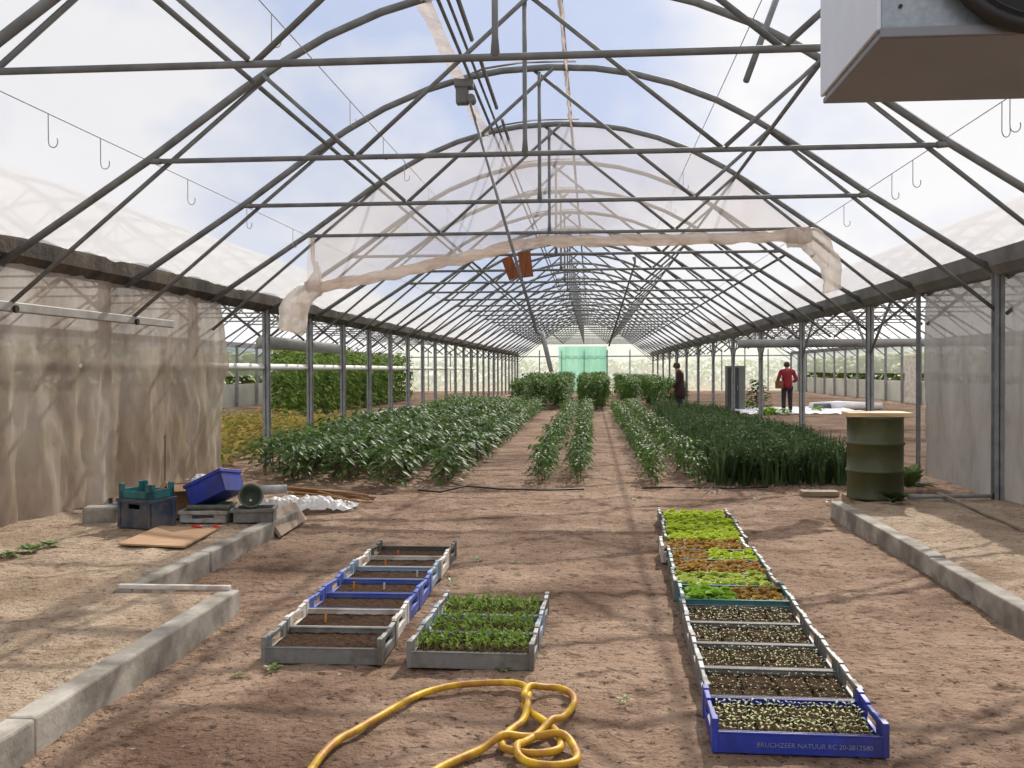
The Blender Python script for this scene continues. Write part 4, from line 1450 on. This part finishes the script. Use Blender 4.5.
merged('pepper_plants', far, 'pepper', 'far stretches of the low pepper rows seen before the tall plants', 'pepper plants', 'low pepper rows')
# tall pepper rows at the back
TV = [pepper_mb(random.Random(80 + i), 1.45, 150, .16, .34) for i in range(4)]
TVM = [(f.mesh('foliage', M['pepper_tall']), s.mesh('stem', M['stem'])) for f, s in TV]
back = []
for (x, ya, h, txt) in [(-2.75, 36.5, .98, 'tall block left of the far path, left edge'), (-2.0, 37.0, 1.0, 'tall block left of the far path, middle row'), (-1.3, 37.6, 1.0, 'tall row at the left edge of the far path'), (-.25, 36.5, .98, 'tall row in the middle of the far end'), (.35, 36.8, 1.0, 'tall row right of the far middle row'),
                        (1.5, 37.5, .95, 'tall row behind the dark coated person'), (2.4, 37.0, .95, 'tall row right of the dark coated person'), (3.3, 37.5, .9, 'tall row near the right posts at the back')]:
    for i in range(40):
        y = ya + .55 * i
        s = h * .84 * R.uniform(.9, 1.1)
        if i < 12:
            plant('tall_pepper_plant', TVM[R.randrange(4)], (x + R.uniform(-.05, .05), y, 0), R.uniform(0, 6.28), s, 'tall leafy pepper plant in the ' + txt, 'pepper plant', 'tall pepper plants: ' + txt)
        else:
            if i % 2 == 0: back.append((TV[R.randrange(4)][0], Vector((x, y, 0)), R.uniform(0, 6.28), s * 1.1))
merged('tall_pepper_plants', back, 'pepper_tall', 'tall pepper plants filling the rear of the greenhouse', 'pepper plants', 'tall pepper rows')

# feathery dark block on the right
m = MB()
r = random.Random(5)


def tuft(m, x, y, h, n, r):
    for i in range(n):
        a = r.uniform(0, 2 * PI)
        b = Vector((x + .05 * math.cos(a), y + .05 * math.sin(a), 0))
        hh = h * r.uniform(.65, 1.1)
        o = Vector((math.cos(a), math.sin(a), 0)) * hh * r.uniform(.1, .4)
        s_ = Vector((-math.sin(a), math.cos(a), 0)) * .012
        mid = b + o * .4 + Vector((0, 0, hh * .6))
        tip = b + o + Vector((0, 0, hh))
        k = len(m.v)
        m.add([b - s_, b + s_, mid + s_ * 1.6, mid - s_ * 1.6, tip], [(0, 1, 2, 3), (3, 2, 4)])
        for q in range(3):
            tt = r.uniform(.4, 1)
            p = b + o * tt + Vector((0, 0, hh * tt))
            an = r.uniform(0, 2 * PI)
            m.leaf(p, (math.cos(an), math.sin(an), r.uniform(-.1, .8)), .11, .03, droop=.3)


y = 13.0
while y < 34:
    x = 1.62 + .02 * (y - 13)
    while x < min(4.15, 3.45 + .09 * (y - 13)):
        if y > 22 and r.random() < .3:
            x += .17; continue
        tuft(m, x + r.uniform(-.07, .07), y + r.uniform(-.08, .08), (.60 if y < 20 else .52) * (1 - .25 * (x > 3.3)), 6 if y < 22 else 4, r)
        x += .15 if y < 22 else .2
    y += .19 if y < 22 else .3
tag(m.obj('feathery_herb_bed', M['dill']), 'dark bed of feathery herbs filling the right side before the drum', 'herb bed', kind='stuff')

# low yellowing plants and climbing plants of the left bay
m = MB()
r = random.Random(6)
for i in range(1100):
    x, y = r.uniform(-10.5, -5.6), r.uniform(13.8, 27)
    h = r.uniform(.2, .5)
    for q in range(7):
        a = r.uniform(0, 2 * PI)
        m.leaf((x + .08 * math.cos(a), y + .08 * math.sin(a), h * r.uniform(.2, 1)), (math.cos(a), math.sin(a), r.uniform(-.2, .8)), r.uniform(.12, .22), .1, droop=.4)
tag(m.obj('yellowing_bed', M['yellow_leaf']), 'low bed of yellowing leafy plants beyond the left posts', 'plant bed', kind='stuff')
VV = []
for i in range(4):
    rr = random.Random(300 + i)
    f, s = MB(), MB()
    s.tube([(0, 0, 0), (.05, 0, .9), (0, 0, 2.2)], [.012, .01, .006], 5)
    for q in range(170):
        a = rr.uniform(0, 2 * PI)
        z = rr.uniform(.1, 2.3)
        ra = rr.uniform(.08, .42)
        f.leaf((ra * math.cos(a), ra * math.sin(a), z), (math.cos(a), math.sin(a), rr.uniform(-.5, .3)), rr.uniform(.13, .22), .14, droop=.4)
    VV.append((f.mesh('foliage', M['vine_leaf']), s.mesh('stem', M['stem'])))
for (x, ya, yb, txt) in ((-9.4, 29.5, 50, 'nearer climbing row of the left bay'), (-11.2, 35, 54, 'farther climbing row of the left bay')):
    y = ya
    while y < yb:
        plant('climbing_plant', VV[R.randrange(4)], (x + R.uniform(-.1, .1), y, 0), R.uniform(0, 6), (1, 1, R.uniform(.9, 1.05)), 'tall leafy climbing plant in the ' + txt, 'climbing plant', 'climbing plants: ' + txt)
        y += .62
m = MB()
m.grid(60, 6, lambda u, v: (-7.6 + 1.5 * v + .05 * nz(u * 20, 3), 24 + 14 * u, .03 + .10 * math.sin(PI * v) + .04 * nz(u * 40, v * 3)))
tag(m.obj('mulch_film', M['mulch'], smooth=True), 'white mulch film laid along the bed beyond the left posts', 'mulch film')
m = MB()
m.grid(60, 8, lambda u, v: (4.9 + 4.2 * u + .1 * nz(v * 5, 3), 33.5 + 5 * v, .03 + .06 * abs(math.sin(PI * v * 3)) + .05 * nz(u * 20, v * 9)))
tag(m.obj('mulch_film', M['mulch'], smooth=True), 'white mulch film spread on the soil around the person in red', 'mulch film')
r = random.Random(8)
for i in range(9):
    p = at_z(775 + r.uniform(-30, 60), 408 + r.uniform(-3, 8), 0)
    mm = MB()
    for q in range(40):
        a = r.uniform(0, 6.28)
        mm.leaf((.12 * math.cos(a) * r.random(), .12 * math.sin(a) * r.random(), r.uniform(.02, .2)), (math.cos(a), math.sin(a), r.uniform(0, 1)), .16, .1, droop=.4)
    tag(mm.obj('leafy_vegetable', M['lettuce_g'], loc=p), 'leafy green plant growing through the white mulch film', 'plant', 'plants in the mulch film')
# rolled blue-and-white sheet at the right
p = at_z(838, 410, .0)
t = empty('rolled_sheet', (p.x, p.y, .12), 'roll of dark blue and white sheet lying behind the right posts', 'roll')
MB().tube([(-1.0, 0, .02), (0, .1, .04), (1.6, .2, 0)], [.14, .17, .13], 12).obj('white_layer', M['mulch'], t, smooth=True)
MB().tube([(-.9, -.12, -.03), (-.3, -.1, -.02)], .15, 12).obj('blue_layer', M['navy_plastic'], t, smooth=True)
# grey cabinet and side partition in the right bay
c = at_y(735, 370, 36.5)
t = empty('cabinet', (c.x, 36.5, 0), 'tall grey cabinet with dark door standing among the beds', 'cabinet')
MB().bx(-.32, .32, -.25, .25, 0, 1.62).obj('cabinet_body', M['cabinet'], t, bevel=.01)
d_ = MB().bx(-.28, .1, -.275, -.25, .05, 1.56).obj('door', M['dark_panel'], t, bevel=.006)
MB().bx(.04, .07, -.3, -.275, .75, .92).obj('handle', M['steel'], d_)
# dry soil mound with dark bush right of it
mm = MB()
r = random.Random(9)
for q in range(260):
    a = r.uniform(0, 6.28); z = r.uniform(.05, 1.1); ra = .55 * (1.15 - z * .8) * r.random() ** .5
    mm.leaf((ra * math.cos(a), ra * math.sin(a), z), (math.cos(a), math.sin(a), r.uniform(-.3, .8)), .2, .1, droop=.3)
c = at_y(757, 370, 37.5)
t = empty('dark_bush', (c.x, 37.5, 0), 'dark pointed bush standing right of the grey cabinet', 'bush')
mm.obj('foliage', M['dill'], t)
MB().tube([(0, 0, 0), (0, 0, .8)], .02, 6).obj('stem', M['stem'], t)
# hedges outside
for (x0, x1, y0, y1, hh, nm, n) in ((15.5, 17.5, 20, 78, 2.3, 'green hedge growing outside the right bay', 4200), (-18.5, -16.0, 20, 74, 2.4, 'green hedge growing outside the left bay', 4200), (-15.5, 15, 79, 82, 2.3, 'green hedge growing beyond the far end wall', 2600)):
    mm = MB()
    for q in range(n):
        x, y, z = r.uniform(x0, x1), r.uniform(y0, y1), hh * r.random() ** .8
        a = r.uniform(0, 6.28)
        mm.leaf((x, y, z), (math.cos(a), math.sin(a), r.uniform(-.6, .6)), .55, .34, droop=.3)
    tag(mm.obj('hedge', M['hedge']), nm, 'hedge', kind='stuff')

# drip hoses across the head of the rows
for (pts, lab) in (([(418, 490), (440, 492), (466, 486), (500, 489), (545, 490), (584, 489)], 'black drip hose lying before the rows left of the path'),
                   ([(642, 488), (672, 487), (705, 488), (735, 488), (768, 487)], 'black drip hose lying before the rows right of the path')):
    q = [at_z(x, y, .015) for x, y in pts]
    o = MB().tube([v - q[0] for v in q], .012, 6).obj('drip_hose', M['hose_blk'], smooth=True, loc=q[0])
    tag(o, lab, 'hose')

# weeds on the soil
def weed_mb(r, n, L, tall=False):
    m = MB()
    for i in range(n):
        a = 2 * PI * i / n + r.uniform(-.3, .3)
        l = L * r.uniform(.6, 1.2)
        m.leaf((.01 * math.cos(a), .01 * math.sin(a), .005), (math.cos(a), math.sin(a), r.uniform(.2, 3.5 if tall else 1.1)), l, l * .4, droop=.25 if tall else .4)
    return m


WL = [((30, 551, .13), .13, 26, 'leafy weed at the foot of the left film, nearer the frame edge'), ((50, 546, .13), .11, 20, 'leafy weed at the foot of the left film beside a larger one'), ((8, 556, .13), .10, 16, 'small weed at the foot of the left film at the frame edge'),
      ((238, 676, 0), .05, 9, 'small pale weed on the soil in front of the left tray row'), ((272, 670, 0), .06, 10, 'small green weed just before the near grey soil tray'),
      ((502, 670, 0), .05, 12, 'pale weed at the front corner of the shoot trays'), ((478, 561, 0), .06, 9, 'small weed on the soil behind the shoot trays'), ((452, 583, 0), .07, 7, 'flat brown weed at the back corner of the shoot trays'),
      ((756, 500, 0), .06, 9, 'small green weed between the lettuce trays and the drum'), ((634, 500, 0), .05, 8, 'tiny green weed beyond the far end of the lettuce trays'), ((516, 563, 0), .05, 8, 'tiny weed on the soil right of the left row'),
      ((625, 701, 0), .04, 8, 'faint weed on the soil left of the blue tray'), ((508, 505, 0), .05, 8, 'small weed on the soil before the pepper rows'),
      ((908, 488, .06), .36, 60, 'leafy weed clump between the drum and the right film'), ((336, 510, .0), .12, 10, 'small weed growing up beside the white plastic sheet'), ((829, 502, 0), .06, 10, 'yellow-green weed at the corner of the right kerb')]
for (px, py, z), L, n, lab in WL:
    p = at_z(px, py, z)
    tag(weed_mb(R, n, L, n > 50).obj('weed', M['weed'], loc=p), lab, 'weed')
p = at_y(893, 490, 10.42)
m = MB()
for i in range(9):
    a = -PI / 2 + R.uniform(-1.5, 1.3)
    m.leaf((0, 0, .02), (math.cos(a), math.sin(a), R.uniform(.6, 1.6)), R.uniform(.22, .34), .13, droop=.35, fold=.2)
tag(m.obj('dock_plant', M['dill'], loc=(p.x, p.y, .11)), 'broad-leaved dark weed growing against the foot of the drum', 'weed')

# ------------------------------------------------------------------ people
def skin_mesh(name, verts, edges, radii, mat, parent=None, sub=2, root=0):
    me = bpy.data.meshes.new(name)
    me.from_pydata([tuple(v) for v in verts], edges, [])
    o = bpy.data.objects.new(name, me)
    COL.objects.link(o)
    if parent: o.parent = parent
    sk = o.modifiers.new('skin', 'SKIN')
    sk.use_smooth_shade = True
    for i, rr in enumerate(radii):
        d = me.skin_vertices[0].data[i]
        d.radius = rr if hasattr(rr, '__len__') else (rr, rr)
        d.use_root = (i == root)
    if sub:
        s = o.modifiers.new('sub', 'SUBSURF')
        s.levels = s.render_levels = sub
    me.materials.append(mat)
    return o


def person(loc, rz, label, H, top_mat, leg_mat, coat, arms, head_tilt, bag=False):
    """joints in metres for a 1.75 m figure facing +Y"""
    t = empty('person', loc, label, 'person', rz=rz)
    t.scale = (H / 1.75,) * 3
    hx, hy = head_tilt
    V = [(0, 0, .95), (0, 0, 1.12), (0, .0, 1.30), (0, -.01, 1.43), (0, .01 + hy * .3, 1.51), (hx * .6, .02 + hy, 1.60), (hx, .03 + hy * 1.3, 1.70)]
    rad = [(.15, .11), (.14, .10), (.17, .11), (.12, .09), (.055, .055), (.085, .095), (.07, .08)]
    E = [(0, 1), (1, 2), (2, 3), (3, 4), (4, 5), (5, 6)]
    hands = []
    for s, (el, wr) in zip((-1, 1), arms):
        i = len(V)
        V += [(s * .19, 0, 1.41), el, wr]
        rad += [.06, .045, .032]
        E += [(3, i), (i, i + 1), (i + 1, i + 2)]
        hands.append((Vector(el), Vector(wr)))
    for s in (-1, 1):
        i = len(V)
        V += [(s * .095, 0, .9), (s * .105, .02, .5), (s * .11, -.01, .1), (s * .115, .02, .04), (s * .125, .15, .03)]
        rad += [.085, .06, .042, .04, .035]
        E += [(0, i), (i, i + 1), (i + 1, i + 2), (i + 2, i + 3), (i + 3, i + 4)]
    # palm and five fingers on each hand, part of the same skeleton
    fing = []
    for k, (el, wr) in enumerate(hands):
        wi = 9 + 3 * k
        d = (wr - el).normalized()
        side = d.cross(Vector((0, 0, 1))).normalized()
        i = len(V)
        V.append(tuple(wr + d * .06)); rad.append((.035, .018)); E.append((wi, i))
        for q, (o_, L) in enumerate(((-.03, .065), (-.01, .08), (.01, .085), (.03, .07))):
            j = len(V)
            V += [tuple(wr + d * .095 + side * o_), tuple(wr + d * (.095 + L * .5) + side * o_ * 1.2 - Vector((0, 0, .01))), tuple(wr + d * (.095 + L * .85) + side * o_ * 1.2 - Vector((0, 0, .035)))]
            rad += [.010, .009, .008]
            E += [(i, j), (j, j + 1), (j + 1, j + 2)]
        j = len(V)
        V += [tuple(wr + d * .05 - side * .045), tuple(wr + d * .085 - side * .065)]
        rad += [.011, .009]
        E += [(i, j), (j, j + 1)]
    skin_mesh('body', V, E, rad, M['skin'], t, 1)
    # face: nose, ears and hair
    hc = Vector((hx * .7, .025 + hy * 1.05, 1.625))
    MB().leaf(hc + Vector((0, .085, .02)), (0, .6, -1), .05, .03, up=Vector((0, 1, 0))).obj('nose', M['skin'], t)
    for s in (-1, 1):
        MB().lathe((0, 0, 0), [(.002, -.012), (.022, -.008), (.026, 0), (.018, .008), (.002, .01)], 10).obj('ear', M['skin'], t, smooth=True, loc=hc + Vector((s * .088, -.005, -.01)))
    hm = MB()
    hm.lathe((0, 0, 0), [(.098, -.055), (.108, -.02), (.107, .03), (.092, .075), (.055, .108), (.004, .118)], 18)
    ho = hm.obj('hair', M['hair'], t, smooth=True, loc=hc + Vector((0, -.018, .005)))
    ho.scale = (.92, 1.05, 1)
    # jacket
    JV = [(0, 0, .5 if coat else .80), (0, 0, .95), (0, 0, 1.12), (0, 0, 1.30), (0, -.01, 1.43), (0, .01 + hy * .25, 1.49)]
    jr = [(.29, .24) if coat else (.185, .14), (.25, .2) if coat else (.19, .14), (.17, .13), (.19, .135), (.14, .11), (.075, .075)]
    JE = [(0, 1), (1, 2), (2, 3), (3, 4), (4, 5)]
    for s, (el, wr) in zip((-1, 1), arms):
        i = len(JV)
        JV += [(s * .2, 0, 1.41), el, tuple(Vector(el).lerp(Vector(wr), .92))]
        jr += [.08, .065, .05]
        JE += [(4, i), (i, i + 1), (i + 1, i + 2)]
    skin_mesh('coat' if coat else 'jacket', JV, JE, jr, top_mat, t, 1)
    TV_ = [(0, 0, .95)]
    tr_ = [(.165, .125)]
    TE = []
    for s in (-1, 1):
        i = len(TV_)
        TV_ += [(s * .095, 0, .85), (s * .105, .02, .5), (s * .11, -.01, .09)]
        tr_ += [.105, .08, .07]
        TE += [(0, i), (i, i + 1), (i + 1, i + 2)]
    skin_mesh('trousers', TV_, TE, tr_, leg_mat, t, 1)
    for s in (-1, 1):
        MB().tube([(s * .115, -.07, .05), (s * .118, .04, .055), (s * .126, .17, .04)], [.052, .056, .042], 10).obj('shoe', M['black'], t, smooth=True)
    return t


# red jacket, seen from behind, elbows bent, bag on the left arm
p = at_z(787, 414, 0)
pr_ = person((p.x, p.y, 0), YAW - .12, 'person in a red jacket and dark trousers standing with their back turned', 1.75, M['jacket_red'], M['trousers'], False,
             [((-.30, -.05, 1.13), (-.24, .22, 1.08)), ((.31, -.04, 1.13), (.22, .2, 1.06))], (0.0, .03))
M_ = pr_.matrix_basis.copy()
t = empty('shoulder_bag', Vector((p.x - .27, p.y - .10, .98)), 'brown bag hanging at the left side of the person in red', 'bag')
MB().box((0, 0, .0), (.26, .12, .26)).obj('bag_body', M['bag'], t, bevel=.03)
MB().tube([(-.1, 0, .12), (-.03, .05, .3), (.06, .06, .3), (.1, 0, .12)], .012, 6).obj('strap', M['bag'], t, smooth=True)
p = at_y(680, 402, 31.5)
person((p.x, 31.5, 0), YAW + 1.25, 'person in a long dark maroon coat bending the head over the plants', 1.72, M['jacket_dark'], M['trousers'], True,
       [((-.25, .04, 1.12), (-.2, .2, .92)), ((.26, .02, 1.13), (.2, .2, .9))], (0.0, .09))

# ------------------------------------------------------------------ sky and sun
w = bpy.data.worlds.new('sky')
scene.world = w
w.use_nodes = True
nt = w.node_tree
nt.nodes.clear()
out = nt.nodes.new('ShaderNodeOutputWorld')
bg = nt.nodes.new('ShaderNodeBackground')
tc = nt.nodes.new('ShaderNodeTexCoord')
mp = nt.nodes.new('ShaderNodeMapping')
mp.inputs['Scale'].default_value = (1, 1, 1.6)
mp.inputs['Location'].default_value = (SKY[0], SKY[1], SKY[2])
nt.links.new(tc.outputs['Generated'], mp.inputs['Vector'])
n1 = nt.nodes.new('ShaderNodeTexNoise')
n1.inputs['Scale'].default_value = 2.6
n1.inputs['Detail'].default_value = 7
n1.inputs['Roughness'].default_value = .55
nt.links.new(mp.outputs[0], n1.inputs['Vector'])
cr = nt.nodes.new('ShaderNodeValToRGB')
cr.color_ramp.elements[0].position = .36
cr.color_ramp.elements[1].position = .54
cr.color_ramp.elements[0].color = (.34, .50, .86, 1)
cr.color_ramp.elements[1].color = (.98, .98, 1.0, 1)
e = cr.color_ramp.elements.new(.45)
e.color = (.66, .74, .92, 1)
# one gap of blue in the cloud, ragged by the same noise
bd = ray(425, 60).normalized()
dp = nt.nodes.new('ShaderNodeVectorMath'); dp.operation = 'DOT_PRODUCT'
nrm_ = nt.nodes.new('ShaderNodeVectorMath'); nrm_.operation = 'NORMALIZE'
nt.links.new(tc.outputs['Generated'], nrm_.inputs[0])
nt.links.new(nrm_.outputs[0], dp.inputs[0])
dp.inputs[1].default_value = tuple(bd)
hr = nt.nodes.new('ShaderNodeMapRange')
hr.inputs['From Min'].default_value = math.cos(math.radians(17))
hr.inputs['From Max'].default_value = math.cos(math.radians(3))
hr.inputs['To Min'].default_value = .06
hr.inputs['To Max'].default_value = -.13
nt.links.new(dp.outputs['Value'], hr.inputs['Value'])
ad = nt.nodes.new('ShaderNodeMath'); ad.operation = 'ADD'
nt.links.new(n1.outputs['Fac'], ad.inputs[0])
nt.links.new(hr.outputs[0], ad.inputs[1])
nt.links.new(ad.outputs[0], cr.inputs['Fac'])
nt.links.new(cr.outputs[0], bg.inputs['Color'])
bg.inputs['Strength'].default_value = SKY_STRENGTH
nt.links.new(bg.outputs[0], out.inputs['Surface'])
sd = bpy.data.lights.new('sun', 'SUN')
sd.energy = SUN
sd.angle = math.radians(.7)
sd.color = (1.0, .93, .82)
so = bpy.data.objects.new('sun', sd)
COL.objects.link(so)
so.rotation_euler = (-Vector(SUN_DIR)).to_track_quat('-Z', 'Y').to_euler()
so.location = (12, 10, 20)
vs = scene.view_settings
vs.view_transform = 'Standard'
vs.look = 'None'
vs.gamma = 1
vs.use_curve_mapping = False
vs.exposure = EXPO
scene.cycles.transparent_max_bounces = 24
scene.cycles.max_bounces = 7
scene.cycles.diffuse_bounces = 3
scene.cycles.sample_clamp_indirect = 4
scene.cycles.caustics_reflective = False
scene.cycles.caustics_refractive = False
